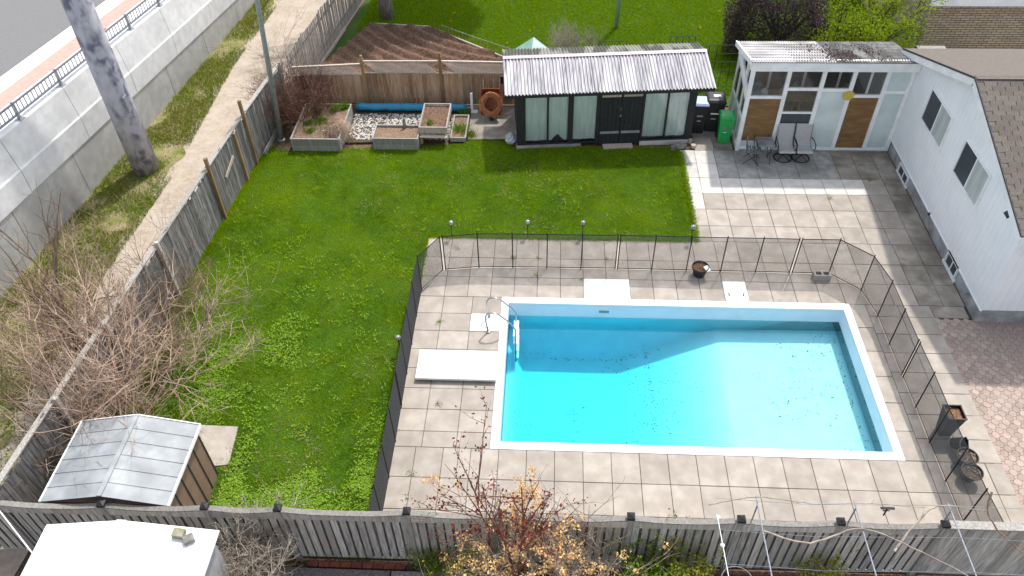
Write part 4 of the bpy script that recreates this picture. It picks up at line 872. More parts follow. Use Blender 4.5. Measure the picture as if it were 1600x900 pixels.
tb_(MB(), .0, .05, .09, SD, .09, SH).build('side_wall', 'blackp', sh); tb_(MB(), SL - .05, SL, .09, SD, .09, SH).build('side_wall', 'blackp', sh); tb_(MB(), 0.05, SL - .05, SD - .05, SD, .09, SH).build('back_wall', 'blackp', sh)
def shed_sheet(name, u0, u1, va, za, vb, zb2, mat, amp=.024):
    V, F = corrugated(u0, u1, va, za, vb, zb2, .105, amp); W_ = V.copy(); W_[:, 0] = SX0 + V[:, 0] * cs - V[:, 1] * sn; W_[:, 1] = SY0 + V[:, 0] * sn + V[:, 1] * cs
    o = np_mesh(name, W_, F, mat, parent=sh); o.data.shade_smooth(); return o
for k in range(7):
    a = -.36 + k * .918; shed_sheet('roof_sheet', a, a + .935, -.22, 2.06 + .003 * (k % 2), 1.42, 2.42 + .003 * (k % 2), 'corr')
    shed_sheet('rear_roof_sheet', a, a + .935, 1.40, 2.43 + .003 * (k % 2), 2.45, 2.17 + .003 * (k % 2), 'corrback')
MB().add([T(-.36, 1.33, 2.435), T(6.07, 1.33, 2.435), T(6.07, 1.42, 2.475), T(-.36, 1.42, 2.475), T(6.07, 1.52, 2.44), T(-.36, 1.52, 2.44)], [(0, 1, 2, 3), (3, 2, 4, 5)]).build('ridge_cap', 'ridge', sh)
tb_(MB(), -.34, 6.05, -.2, -.14, 1.93, 2.035).build('gutter_board', 'blackp', sh)
for u in (-.3, 6.0): MB().bar(T(u, -.18, 1.98), T(u, 1.42, 2.36), .04, .1).build('barge_board', 'blackp', sh)
# stones at the shed corner, bag
for k, (x, y, w, d, h_, lab) in enumerate(((6.85, 6.95, .5, .22, .12, 'flat grey stone under the right corner of the black shed'), (6.62, 6.82, .16, .2, .13, 'dark cracked stone left of the shed corner slab'), (7.28, 6.95, .18, .16, .1, 'pale broken stone at the patio edge by the shed corner'), (7.22, 7.2, .14, .2, .12, 'pale rubble stone beside the shed wall'))):
    m = MB(); vs = [(x + w / 2 * math.cos(a) * rnd.uniform(.8, 1.1), y + d / 2 * math.sin(a) * rnd.uniform(.8, 1.1)) for a in [i * math.pi / 4 for i in range(8)]]
    tag(m.prism(vs, 0, h_).build('edging_stone', 'slate' if k < 2 else 'palewood'), lab, 'stone')
m = MB(); pr = []
for i in range(9):
    for j in range(12):
        t = i / 8; a = j * math.pi / 6; r_ = .2 * math.sin(math.pi * (.08 + .84 * t)) * rnd.uniform(.75, 1.2); pr.append((1.42 + r_ * math.cos(a), 7.0 + r_ * math.sin(a), .02 + .42 * t))
m.add(pr, [(i * 12 + j, i * 12 + (j + 1) % 12, i * 12 + 12 + (j + 1) % 12, i * 12 + 12 + j) for i in range(8) for j in range(12)] + [tuple(range(96, 108))])
tag(m.build('plastic_bag', 'bag'), 'crumpled grey white plastic bag at the left shed corner', 'bag')

# ------------------------------------------------------------------ raised beds and the strip behind
def bed(lab, x0, x1, y0, y1, h, mat, planks=2, soil=.06, z0=0., soilmat='bedsoil'):
    o = thing('raised_bed', lab, 'planter bed', ((x0 + x1) / 2, (y0 + y1) / 2, 0)); t = .035; u = unit(mat)
    ph = (h - z0) / planks
    for k in range(planks):
        za = z0 + k * ph
        for y in (y0 + t / 2, y1 - t / 2): MB().bb(x0, x1, y - t / 2, y + t / 2, za + .002, za + ph - .003).build('plank', mat, o)
        for x in (x0 + t / 2, x1 - t / 2): MB().bb(x - t / 2, x + t / 2, y0 + t + .001, y1 - t - .001, za + .002, za + ph - .003).build('plank', mat, o)
    w = .036
    for xa, xb, ya, yb in ((x0 - .008, x1 + .008, y0 - .008, y0 + w), (x0 - .008, x1 + .008, y1 - w, y1 + .008), (x0 - .008, x0 + w, y0 + w + .001, y1 - w - .001), (x1 - w, x1 + .008, y0 + w + .001, y1 - w - .001)):
        MB().bb(xa, xb, ya, yb, h, h + .018).build('cap_strip', 'rail', o)
    for x in (x0 + .04, x1 - .04): MB().bb(x - .03, x + .03, y0 - .022, y0 - .001, 0, h - .01).build('corner_batten', mat, o)
    G = 16; xs = np.linspace(x0 + t, x1 - t, G); ys = np.linspace(y0 + t, y1 - t, G); XX, YY = np.meshgrid(xs, ys, indexing='ij'); ZZ = h - soil + rng.normal(0, .012, XX.shape); id_ = np.arange(G * G).reshape(G, G)
    s_ = np_mesh('soil', np.stack([XX, YY, ZZ], -1).reshape(-1, 3), np.stack([id_[:-1, :-1], id_[1:, :-1], id_[1:, 1:], id_[:-1, 1:]], -1).reshape(-1, 4), soilmat, parent=o); s_.data.shade_smooth()
    return o
bed('largest grey raised bed with plants and collapsed dry grass', -5.62, -4.04, 6.5, 8.62, .45, 'greywood')
bed('low wide grey raised bed of bare soil beside the white gravel', -3.0, -1.53, 6.62, 7.42, .42, 'greywood')
b3 = bed('pale raised bed on legs with dark crumbly soil', -1.52, -.62, 6.98, 8.42, .62, 'palewood', 1, .07, .40, 'soil')
for x in (-1.46, -.68):
    for y in (7.04, 8.36): MB().bb(x - .035, x + .035, y - .035, y + .035, 0, .4).build('leg', 'brownwood', b3)
MB().bar((-1.5, 6.90, .36), (-.62, 6.90, .34), .17, .03).build('front_shelf', 'palewood', b3)
bed('small low frame bed of straggly plants next to the wheelbarrow', -.56, -.05, 7.12, 8.5, .14, 'greywood', 1, .05)
# white gravel patch
p = scatter([(-3.95, 7.2), (-.6, 7.2), (-.6, 8.75), (-4.0, 8.75)], 420, [[(-3.02, 6.6), (-1.5, 6.6), (-1.5, 7.44), (-3.02, 7.44)]])
sheet('gravel_bed', [(-4.02, 7.0), (-.55, 7.2), (-.55, 8.78), (-4.02, 8.78)], .002, 'litter')
n = len(p); V = []; s = rng.uniform(.012, .04, n); oc_v = np.array([(1, 0, 0), (0, 1, 0), (-1, 0, 0), (0, -1, 0), (0, 0, .8), (0, 0, -.5)]); oc_f = np.array([(0, 1, 4), (1, 2, 4), (2, 3, 4), (3, 0, 4)])
ang = rng.uniform(0, 6.28, n); ca, sa_ = np.cos(ang), np.sin(ang); VV = oc_v[None] * s[:, None, None] * rng.uniform(.7, 1.3, (n, 1, 3)); XX = VV[..., 0] * ca[:, None] - VV[..., 1] * sa_[:, None]; YY = VV[..., 0] * sa_[:, None] + VV[..., 1] * ca[:, None]
VV = np.stack([XX + p[:, :1], YY + p[:, 1:], VV[..., 2] + .01], -1).reshape(-1, 3); FF = (oc_f[None] + np.arange(n)[:, None, None] * 6).reshape(-1, 3)
tag(np_mesh('white_gravel', VV, FF, 'gravelw'), 'white gravel scattered between the raised beds and rear fence', 'gravel', kind='stuff')
# pool cover reel
o = thing('pool_cover_roll', 'long blue rolled-up pool cover lying along the foot of the rear fence', 'pool cover', (-2, 8.93, 0))
pts = [(-3.98 + i * .2, 8.93 + .012 * math.sin(i * 1.7), .17) for i in range(20)]
MB().tube(pts, [.125 + .012 * math.sin(i * 2.3) for i in range(20)], 14).build('rolled_cover', 'blueroll', o, True); MB().tube([(-.2, 8.93, .17), (.02, 8.93, .17)], .03, 10).build('axle', 'galv', o)
MB().bb(-.03, .05, 8.88, 8.98, 0, .72).build('end_stand', 'plasticw', o); MB().bb(-.03, .2, 8.85, 9.0, 0, .04).build('stand_foot', 'plasticw', o)
# wheelbarrow and hose
sheet('concrete_pad', [(-.02, 7.25), (1.6, 7.3), (1.6, 9.3), (-.02, 9.3)], .012, 'slab_dark')
wb = thing('wheelbarrow', 'rusty orange wheelbarrow tipped upright against the rear fence', 'wheelbarrow', (.7, 8.6, 0))
Tw = Matrix.Translation((.7, 8.55, .62)) @ Matrix.Rotation(R(62), 4, 'X')
def tr(rings):
    return [tuple(Tw @ Vector(v)) for v in rings]
m = MB(); outer = [(-.34, -.42, 0), (.34, -.42, 0), (.37, .1, 0), (.30, .44, 0), (-.30, .44, 0), (-.37, .1, 0)]; inner = [(x * .66, y * .70 - .02, -.24) for x, y, z in outer]
m.add(tr(outer) + tr(inner) + tr([(x * .98, y * .98, -.012) for x, y, z in outer]) + tr([(x * .95, y * .95, -.25) for x, y, z in inner]), [(i, (i + 1) % 6, 6 + (i + 1) % 6, 6 + i) for i in range(6)] + [tuple(range(6, 12))] + [(12 + i, 18 + i, 18 + (i + 1) % 6, 12 + (i + 1) % 6) for i in range(6)] + [tuple(range(23, 17, -1))])
m.build('tray', 'orange', wb)
MB().tube(tr(outer + outer[:1]), .014, 6, False).build('tray_rim', 'orange', wb)
for s_ in (-1, 1):
    MB().tube(tr([(s_ * .28, .75, -.26), (s_ * .26, .2, -.28), (s_ * .1, -.75, -.24)]), .018, 8).build('handle', 'palewood', wb)
    MB().tube(tr([(s_ * .24, .1, -.28), (s_ * .26, .15, -.55), (s_ * .26, .3, -.55)]), .014, 6).build('leg', 'black', wb)
m = MB(); wc = Tw @ Vector((0, -.72, -.28)); m.tube([(wc.x - .04, wc.y, max(wc.z, .17)), (wc.x + .04, wc.y, max(wc.z, .17))], .17, 18); m.build('wheel', 'black', wb)
hz = thing('garden_hose', 'coiled terracotta garden hose hung over the upright wheelbarrow', 'hose', (.7, 8.2, 0)); m = MB(); hp = []
for i in range(170):
    a = i * .33; rr = .26 + .05 * math.sin(i * .11) + .03 * math.sin(i * .37)
    v_ = Tw @ Vector((rr * 1.15 * math.cos(a) + .02 * math.sin(i), -.06 + rr * 1.25 * math.sin(a), .03 + .02 * math.sin(i * .7))); hp.append(v_)
m.tube(hp, .013, 5); m.build('hose_coil', 'hose', hz)

# ------------------------------------------------------------------ sheds at the bottom left
ms = thing('metal_shed', 'small metal shed with galvanised gable roof and brown ribbed walls beside the lawn', 'metal shed', (-5.4, -6.3, 0))
x0, x1, y0, y1, xr, ze, zr = -6.62, -4.18, -7.275, -5.46, -5.38, 1.70, 1.97
MB().prism([(x0 + .1, y0 + .03), (x1 - .1, y0 + .03), (x1 - .1, y1 - .05), (x0 + .1, y1 - .05)], 0, ze - .02).build('wall', 'shedbrown', ms)
for k in range(6):
    y = y0 + .06 + k * (y1 - y0 - .14) / 5; MB().bb(x1 - .103, x1 - .082, y - .012, y + .012, .02, ze - .03).build('wall_rib', 'darktrim', ms)
for a, b in ((x0, xr), (x1, xr)):
    for k in range(6):
        ya = y0 + k * (y1 - y0) / 6; yb = ya + (y1 - y0) / 6 - .006; zz = lambda x: zr - (zr - ze) * abs(x - xr) / abs(a - xr)
        vs = [(a, ya, ze), (b, ya, zr), (b, yb, zr), (a, yb, ze)]
        MB().add(vs + [(x, y, z - .012) for x, y, z in vs], [(0, 1, 2, 3) if a < b else (3, 2, 1, 0), (7, 6, 5, 4), (0, 4, 5, 1), (1, 5, 6, 2), (2, 6, 7, 3), (3, 7, 4, 0)]).build('roof_panel', 'shedroof', ms)
        MB().bar((a, yb + .003, ze + .008), (b, yb + .003, zr + .004), .012, .012).build('standing_seam', 'shedroof', ms)
MB().bar((xr, y0, zr + .012), (xr, y1, zr + .012), .09, .012).build('ridge_cap', 'shedroof', ms)
for x in (x0, x1): MB().bar((x, y0, ze - .02), (x, y1, ze - .02), .03, .07).build('eave_trim', 'whiteroof', ms)
for a in (x0, x1): MB().bar((a, y1 + .01, ze - .03), (xr, y1 + .01, zr - .03), .02, .08).build('gable_trim', 'whiteroof', ms)
tag(MB().prism([(-5.15, -5.42), (-4.12, -5.3), (-4.2, -4.3), (-5.2, -4.28)], -.03, .02).build('paving_stone', 'slab'), 'worn concrete paving stone on the lawn behind the metal shed', 'paving stone')
wsd = thing('white_shed', 'neighbour shed with bright white sheet roof in front of the board fence', 'shed', (-4.4, -9.5, 0))
x0, x1, y0, y1, xr, ze, zr = -5.93, -2.86, -11.5, -7.98, -4.5, 2.18, 2.42
MB().prism([(x0 + .12, y0), (x1 - .12, y0), (x1 - .12, y1 - .1), (x0 + .12, y1 - .1)], 0, ze - .03).build('wall', 'greywall', wsd)
for a in (x0, x1):
    vs = [(a, y0, ze), (xr, y0, zr), (xr, y1, zr), (a, y1, ze)]; MB().add(vs + [(x, y, z - .03) for x, y, z in vs], [(0, 1, 2, 3) if a < xr else (3, 2, 1, 0), (7, 6, 5, 4), (0, 4, 5, 1), (1, 5, 6, 2), (2, 6, 7, 3), (3, 7, 4, 0)]).build('roof_sheet', 'whiteroof', wsd)
MB().bar((xr, y0, zr + .01), (xr, y1, zr + .01), .16, .014).build('ridge_cap', 'whiteroof', wsd)
tag(MB().box((-3.47, -8.14, 2.33), (.19, .15, .10), -.05, 0, .12).build('brick', 'mossbrick'), 'mossy pale block lying on the white shed roof', 'block')
tag(MB().box((-3.28, -8.22, 2.30), (.17, .15, .09), .6, 0, .15).build('roof_stone', 'slate'), 'dark square stone on the white shed roof beside the mossy block', 'stone')
tag(MB().tube([(-7.25, -7.5, 1.78), (-6.1, -8.4, 1.75), (-5.6, -8.9, 1.7)], .012, 8).build('leaning_pipe', 'plasticw'), 'thin white pipe beside the white shed at the left front corner', 'pipe')

# ------------------------------------------------------------------ vine pergola at the bottom right
pg = thing('vine_pergola', 'bare pipe vine trellis with wires reaching out over the front fence', 'trellis', (8, -9, 0))
for x in (6.44, 8.12, 9.72): MB().tube([(x, -7.05, 2.24), (x + .02, -11, 2.2)], .0135, 8).build('pipe', 'galv', pg); MB().tube([(x + .02, -10.9, 0), (x + .02, -10.9, 2.2)], .03, 8).build('pipe_post', 'galv', pg)
for x in (6.44, 8.12, 9.72): MB().tube([(x, -7.19, 1.65), (x, -7.19, 2.24)], .014, 8).build('pipe_post', 'galv', pg)
for y, z in ((-7.12, 2.3), (-7.7, 2.26), (-8.3, 2.25)): MB().tube([(5.7, y, z), (7.3, y - .04, z - .05), (9.72, y, z), (12, y - .05, z)], .004, 4).build('wire', 'galv', pg)
MB().tube([(5.71, -7.4, 2.25), (5.76, -8.6, 2.2)], .007, 5).build('wire', 'plasticw', pg)
m = MB()
for y in (-7.43, -7.95): m.lathe((5.735, y, 2.2), [(.02, -.03), (.04, 0), (.02, .03)], 10)
m.build('insulator', 'plasticw', pg)
MB().tube([(5.9 + .26 * math.cos(a), -8.55 + .26 * math.sin(a), 2.15) for a in [i * .3 for i in range(22)]], .006, 5, False).build('wire_ring', 'galv', pg)
def cane(pts, r0, lab, mat='barkgrey'):
    P_ = []; q = [Vector(p) for p in pts]
    e_ = [q[0] * 2 - q[1]] + q + [q[-1] * 2 - q[-2]]
    for i in range(1, len(e_) - 2):
        for k in range(7):
            t = k / 7; a, b, c, d = e_[i - 1:i + 3]; P_.append(.5 * (2 * b + (c - a) * t + (2 * a - 5 * b + 4 * c - d) * t * t + (3 * b - a - 3 * c + d) * t ** 3) + Vector((rnd.uniform(-.008, .008), rnd.uniform(-.008, .008), rnd.uniform(-.012, .012))))
    P_.append(q[-1]); n = len(P_); o = thing('vine_cane', lab, 'vine', pts[0], 'dormant vine canes on the trellis')
    MB().tube(P_, [r0 * (1 - .6 * i / n) for i in range(n)], 6).build('stem', mat, o); m = MB()
    for k in range(8):
        p0 = P_[rnd.randrange(n)]; m.tube([p0, p0 + Vector((rnd.uniform(-.1, .1), rnd.uniform(-.1, .1), rnd.uniform(.02, .12)))], [.005, .002], 4)
    m.build('spur', mat, o)
cane([(6.45, -7.7, 2.24), (7.2, -7.85, 2.2), (8.1, -7.6, 2.27), (9.0, -7.95, 2.2), (9.9, -8.5, 2.15)], .02, 'pale vine cane stretched between the first and second trellis pipes')
cane([(8.6, -7.9, 2.1), (9.0, -7.5, 2.25), (9.5, -7.15, 2.32), (10.3, -7.2, 2.28)], .022, 'pale vine cane arching over the fence top at the third pipe')
cane([(10.35, -7.0, 2.55), (10.3, -7.25, 2.3), (10.5, -7.7, 2.2), (11.1, -8.3, 2.2)], .02, 'curved brown vine cane at the far right of the trellis', 'bark')
cane([(5.6, -7.2, 2.2), (6.4, -7.1, 2.34), (7.4, -7.12, 2.22), (8.4, -7.1, 2.25), (9.3, -7.15, 2.25)], .012, 'thin vine cane lying along the top of the front fence')
tag(MB().tube([(8.8, -7.0, 1.7), (8.8, -7.0, 1.93)], .014, 6).tube([(8.74, -7.0, 1.86), (8.86, -7.0, 1.86)], .012, 6).bb(8.68, 8.92, -7.02, -6.98, 1.93, 1.955).build('tap_handle', 'blackpost'), 'small dark tee-shaped fitting just behind the front fence', 'fitting')
# edging in the front planting strip
fe = thing('timber_edging', 'weathered timber edging board low in the front planting strip', 'edging', (0, -7.72, 0))
for a, b in ((-2.6, -.2), (-.17, 2.2), (2.24, 4.6), (4.65, 7.2), (7.25, 10)): MB().bb(a, b, -7.80, -7.62, -.04, .14).build('edging_board', 'darkwood', fe)
for k in range(9):
    x = -1.75 + k * .215; tag(MB().box((x, -7.5, .035), (.2, .1, .065), rnd.uniform(-.04, .04)).build('edging_brick', 'brickdk'), ('first', 'second', 'third', 'fourth', 'fifth', 'sixth', 'seventh', 'eighth', 'ninth')[k] + ' red brick from the left along the foot of the front fence', 'brick', 'red bricks along the front fence')

# ------------------------------------------------------------------ neighbour's yard
tr_ = [(-5.9, 9.75), (1.9, 9.75), (.62, 12.7), (-2.2, 14.9), (-4.6, 15.2), (fx(12) + .1, 12)]
G = 130; xs = np.linspace(-6.1, 2, G); ys = np.linspace(9.7, 15.3, G); XX, YY = np.meshgrid(xs, ys, indexing='ij')
dd = np.hypot(XX - 2.5, (YY - 20) * 1.0); q2 = np.stack([XX.ravel(), YY.ravel()], 1)
ZZ = .02 + .085 * np.sin(dd / .52 * 2 * np.pi) * np.clip((XX + 6.5) / 3, .15, 1) + .06 * (vnoise(q2, 3.1, 2).reshape(XX.shape) - .5) + rng.normal(0, .014, XX.shape)
id_ = np.arange(G * G).reshape(G, G); F = np.stack([id_[:-1, :-1], id_[1:, :-1], id_[1:, 1:], id_[:-1, 1:]], -1).reshape(-1, 4); V = np.stack([XX, YY, ZZ + .12], -1).reshape(-1, 3)
cen = V[F].mean(1); F = F[in_poly(cen[:, 0], cen[:, 1], tr_)]
tag(np_mesh('vegetable_plot', V, F, 'soil'), kind='structure')
ed = thing('plot_edging', 'pale timber edging around the dug vegetable plot', 'edging', (-1, 14, 0))
for a, b in (((-4.6, 15.2), (-2.2, 14.93)), ((-2.18, 14.9), (-.8, 13.82)), ((-.78, 13.8), (.75, 12.62)), ((.77, 12.6), (1.9, 11.7))): MB().bar((*a, .09), (*b, .09), .05, .16).build('edging_board', 'palewood', ed)
tw = thing('trellis_edging', 'low wire and stick trellis lying along the plot edge', 'trellis', (0, 13.7, 0))
m = MB(); m.tube([(-1.7, 14.85, .25), (-.3, 13.8, .28), (1.5, 12.6, .3)], .015, 5)
for k in range(22): t = k / 21; m.tube([(-1.7 + 3.1 * t, 14.8 - 2.2 * t, 0), (-1.68 + 3.1 * t, 14.84 - 2.2 * t, .28)], .008, 4)
m.build('wire_frame', 'barkgrey', tw)
m = MB()
for k in range(6): m.tube([(1.0 + k * .1, 12.0, .2 + .02 * k), (1.7, 11.55 + k * .1, .5)], .012, 4)
tag(m.build('red_netting', 'orange'), 'bit of orange netting at the corner of the vegetable plot', 'netting')
gp_ = thing('lawn_pole', 'thin pale green pole standing in the neighbour lawn', 'pole', (5.22, 15.26, 0)); MB().tube([(5.22, 15.26, 0), (5.32, 15.26, 5)], .085, 12).build('shaft', 'greenpole', gp_, True)
tn = thing('play_tent', 'green and white pyramid-roofed tent behind the black shed', 'tent', (2.03, 11.7, 0)); cx, cy, hw, zt, ze = 2.03, 11.9, .95, 1.25, .55
cor = [(cx + hw * math.cos(a), cy + hw * math.sin(a), ze) for a in (R(-8), R(82), R(172), R(262))]
for i in range(4): MB().poly([cor[i], cor[(i + 1) % 4], (cx, cy, zt)]).build('roof_panel', 'tentg' if i in (2, 1) else 'tentw', tn); MB().poly([(cor[i][0], cor[i][1], 0), (cor[(i + 1) % 4][0], cor[(i + 1) % 4][1], 0), cor[(i + 1) % 4], cor[i]]).build('side_panel', 'tentg' if i in (2, 1) else 'tentw', tn)
def wire_panel(lab, x0, x1, y, z0, z1, nx, nz):
    o = thing('wire_trellis', lab, 'trellis', ((x0 + x1) / 2, y, 0)); m = MB()
    for i in range(nx + 1): x = x0 + (x1 - x0) * i / nx; m.tube([(x, y, 0 if i in (0, nx) else z0), (x + .02, y, z1)], .012, 5)
    for j in range(nz + 1): z = z0 + (z1 - z0) * j / nz; m.tube([(x0, y, z), (x1, y, z)], .012, 5)
    m.build('grid', 'wire', o)
wire_panel('dark wire trellis standing behind the right end of the black shed roof', 6.75, 7.6, 11.1, .9, 1.7, 4, 4)
wire_panel('tall wire trellis in the gap between black shed and sunroom', 7.75, 9.1, 10.6, .1, 1.65, 5, 5)
wire_panel('low green wire trellis behind the middle of the black shed', 4.4, 5.4, 12.6, .3, .75, 4, 2)
# far brick house
nh = thing('brick_house', 'tan brick house with pale eave beyond the bungalow roof', 'house', (19, 13, 0))
MB().bb(15.4, 28, 11.6, 20, 0, 3.0).build('wall', 'brick', nh); MB().bb(15.1, 28.3, 11.15, 11.6, 2.80, 2.84).build('soffit', 'palewood', nh); MB().bb(15.1, 28.3, 11.1, 11.16, 2.80, 3.04).build('fascia', 'white', nh)
m = MB(); m.add([(15.1, 11.1, 3.04), (28.3, 11.1, 3.04), (28.3, 15.8, 4.6), (15.1, 15.8, 4.6), (28.3, 20.4, 3.04), (15.1, 20.4, 3.04)], [(0, 1, 2, 3), (3, 2, 4, 5)]); m.build('roof', 'shinglefar', nh)
st_ = thing('wooden_steps', 'dark wooden plank steps behind the bungalow roof corner', 'steps', (15, 10, 0))
for k in range(3): MB().bb(14.55 + k * .05, 15.45 + k * .02, 9.75 - k * .3, 9.95 - k * .3, 2.0 - k * .03 - .05, 2.0 - k * .03).build('tread', 'greywood', st_)
for x in (14.7, 15.3): MB().bb(x - .04, x + .04, 9.1, 9.95, 0, 1.84).build('support', 'brownwood', st_)

# ------------------------------------------------------------------ branches and foliage
def grow(seed, base, n0, L0, r0, spread=.6, levels=3, kids=(5, 5, 4), lean=(0, 0, 0), up=.12, bend=.12, ratio=.55, base_r=.15, start=.25):
    q = random.Random(seed); out = []
    def br(p, d, L, r, lv):
        k = 5 if lv < 2 else 4; pts = [p.copy()]; c = p.copy(); dd = d.copy()
        for i in range(k):
            dd = (dd + Vector((q.gauss(0, bend), q.gauss(0, bend), q.gauss(0, bend) + up * .3))).normalized(); c = c + dd * (L / k)
            if c.z < .03: c.z = .03
            pts.append(c.copy())
        out.append((lv, pts, [max(r * (1 - .75 * i / k), .0022) for i in range(k + 1)]))
        if lv + 1 < levels:
            for j in range(kids[lv]):
                t = q.uniform(start, .97); i = min(int(t * k), k - 1); pp = pts[i].lerp(pts[i + 1], t * k - i)
                dv = (pts[i + 1] - pts[i]).normalized(); nd = (dv * q.uniform(.5, 1.1) + Vector((q.gauss(0, .6), q.gauss(0, .6), q.gauss(.12, .45)))).normalized()
                br(pp, nd, L * ratio * q.uniform(.55, 1.2), r * .5, lv + 1)
    for i in range(n0):
        a = q.uniform(0, 6.28); s = spread * math.sqrt(q.random()); d = Vector((math.cos(a) * s + lean[0], math.sin(a) * s + lean[1], 1 + lean[2])).normalized()
        b = Vector(base) + Vector((math.cos(a) * base_r * q.random(), math.sin(a) * base_r * q.random(), -.03)); br(b, d, L0 * q.uniform(.65, 1.1), r0 * q.uniform(.6, 1.1), 0)
    return out
def shrub(name, label, cat, base, brs, mat, leaf=None, group=None):
    o = thing(name, label, cat, base, group); a = MB(); b = MB()
    for lv, pts, rr in brs: (a if lv == 0 else b).tube(pts, rr, 6 if lv == 0 else 4 if lv == 1 else 3, False)
    a.build('main_stem', mat, o, True)
    if b.v: b.build('twigs', mat, o)
    return o
def tips(brs, lv, n, spread=.05):
    T_ = [p for l, pts, _ in brs if l >= lv for p in pts[1:]]; P = np.array([tuple(p) for p in T_]); i = rng.integers(0, len(P), n); return P[i] + rng.normal(0, spread, (n, 3))
B_ = lambda *a, **k: grow(*a, **k)
def bare(name, label, base, seed, n0, L0, r0, mat, **k): return shrub(name, label, 'shrub', base, grow(seed, base, n0, L0, r0, **k), mat)
bare('bare_bush', 'big tangled tan bare bush behind the metal shed', (-7.35, -3.7, 0), 11, 32, 2.5, .03, 'barktan', spread=1.0, kids=(9, 8), levels=3, base_r=.6)
bare('bare_bush', 'dense brown bare bush overgrowing the side fence', (-6.75, -1.7, 0), 12, 28, 1.8, .018, 'bark', spread=1.2, kids=(9, 7), levels=3, base_r=.8)
bare('bare_bush', 'low bare bush with whitish branches sprawling onto the lawn', (-6.45, -3.0, .1), 13, 10, 2.4, .022, 'barktan', spread=.8, lean=(1.15, .1, -.35), kids=(7, 5), levels=3, base_r=.4, up=-.02)
bare('bare_bush', 'pale bare bush with branches hanging over the metal shed roof', (-6.9, -4.9, 0), 14, 12, 2.6, .026, 'barktan', spread=.8, lean=(.25, -.1, 0), kids=(7, 5), levels=3, base_r=.5)
bare('bare_bush', 'brown bare bush at the left frame edge by the path', (-8.6, -4.3, 0), 15, 10, 2.4, .022, 'bark', spread=.8, lean=(-.3, .1, 0), kids=(7, 5), levels=3, base_r=.5)
bare('bare_sapling', 'thick-stemmed bare sapling leaning left over the sandy path', (-8.05, -3.0, 0), 16, 5, 3.0, .05, 'bark', spread=.35, lean=(-.4, .2, 0), kids=(9, 5), levels=3)
bare('bare_bush', 'straw coloured bare scrub on the verge below the wall', (-9.9, -.8, 0), 17, 16, 1.6, .011, 'barktan', spread=.8, kids=(6, 4), levels=3, base_r=.9)
bare('bare_bush', 'thin bare scrub on the verge near the thick pole', (-10.0, 1.4, 0), 18, 14, 1.3, .009, 'barktan', spread=.6, kids=(5, 4), levels=3, base_r=.7)
bare('bare_bush', 'sparse bare twigs rising beside the side fence top', (-7.3, .2, 0), 19, 9, 2.2, .012, 'bark', spread=.5, kids=(6, 4), levels=3, base_r=.5)
bare('bramble_thicket', 'dense reddish brown bramble thicket in the rear fence corner', (-5.75, 8.45, 0), 21, 110, 1.45, .015, 'barkred', spread=1.2, kids=(8, 6), levels=3, base_r=.55)
bare('bare_sapling', 'tall thin bare sapling above the rear fence corner', (-6.15, 8.6, 0), 22, 7, 2.6, .016, 'bark', spread=.32, kids=(6, 4), levels=3, base_r=.35)
bare('bare_bush', 'grey bare fan-shaped shrub behind the black shed', (3.2, 12.7, 0), 23, 34, 1.1, .012, 'barkgrey', spread=.85, kids=(7, 4), levels=3, base_r=.15, up=.3)
bare('bare_bush', 'small grey bare shrub beside the larger fan-shaped one', (4.3, 12.7, 0), 24, 14, 1.0, .01, 'barkgrey', spread=.5, kids=(6, 4), levels=3, base_r=.12, up=.3)
bare('dead_shrub', 'grey leafless shrub sprawling beside the white shed', (-2.35, -7.85, 0), 25, 12, 1.55, .03, 'barkgrey', spread=.9, lean=(-.25, -.1, .15), kids=(9, 6, 4), levels=4, base_r=.12, bend=.16)
bare('bare_bush', 'tangled bare grey twigs under the white-flowered shrub', (3.75, -7.95, .4), 26, 12, 1.3, .012, 'barkgrey', spread=1.0, kids=(6, 4), levels=3, base_r=.3)
# leafy green undergrowth at the left edge
o = thing('ground_ivy', 'yellow green leafy undergrowth beside the metal shed', 'shrub', (-8.2, -5.2, 0)); P = rng.normal(0, 1, (5200, 3)) * (.75, .55, .22) + (-8.3, -5.1, .35); P[:, 2] = np.abs(P[:, 2]); k_ = vnoise(P[:, :2], 2.3, 4) > .42; V, F, v = leaves(P[k_], .06, .4); np_mesh('leaves', V, F, 'gleaf', v, o)
MB().tube([(-8.3, -5.1, 0), (-8.3, -5.1, .3)], .03, 6).build('stem', 'bark', o)
# red-leaved tree, dried hydrangea and front shrubs
b1 = grow(31, (2.25, -7.85, 0), 5, 3.9, .032, spread=.22, kids=(9, 4), levels=3, ratio=.36, start=.35, bend=.07)
o = shrub('red_leaved_tree', 'slender young tree with dark red leaves in front of the pool', 'tree', (2.25, -7.85, 0), b1, 'barkred'); P = tips(b1, 1, 1500, .045); P = P[(P[:, 2] > 2.3) & (rng.random(len(P)) < .75)]; V, F, v = leaves(P, .06); np_mesh('leaves', V, F, 'redleaf', v, o)
b2 = grow(32, (2.5, -8.0, 0), 24, 2.6, .014, spread=.58, kids=(7, 4), levels=3, ratio=.42, base_r=.35)
o = shrub('dried_hydrangea', 'bush of dried orange tan flower heads in front of the fence', 'shrub', (2.55, -8.0, 0), b2, 'barkgrey')
hd = tips(b2, 1, 430, .03); hd = hd[hd[:, 2] > .9]; P = np.repeat(hd, 16, 0) + rng.normal(0, .042, (len(hd) * 16, 3)); V, F, v = leaves(P, .05); np_mesh('flower_heads', V, F, 'tanleaf', v, o)
b3_ = grow(33, (3.45, -7.75, 0), 5, 2.5, .014, spread=.25, kids=(5, 3), levels=3, ratio=.35)
shrub('bare_sapling', 'bare brown sapling right of the red-leaved tree', 'shrub', (3.45, -7.75, 0), b3_, 'bark')
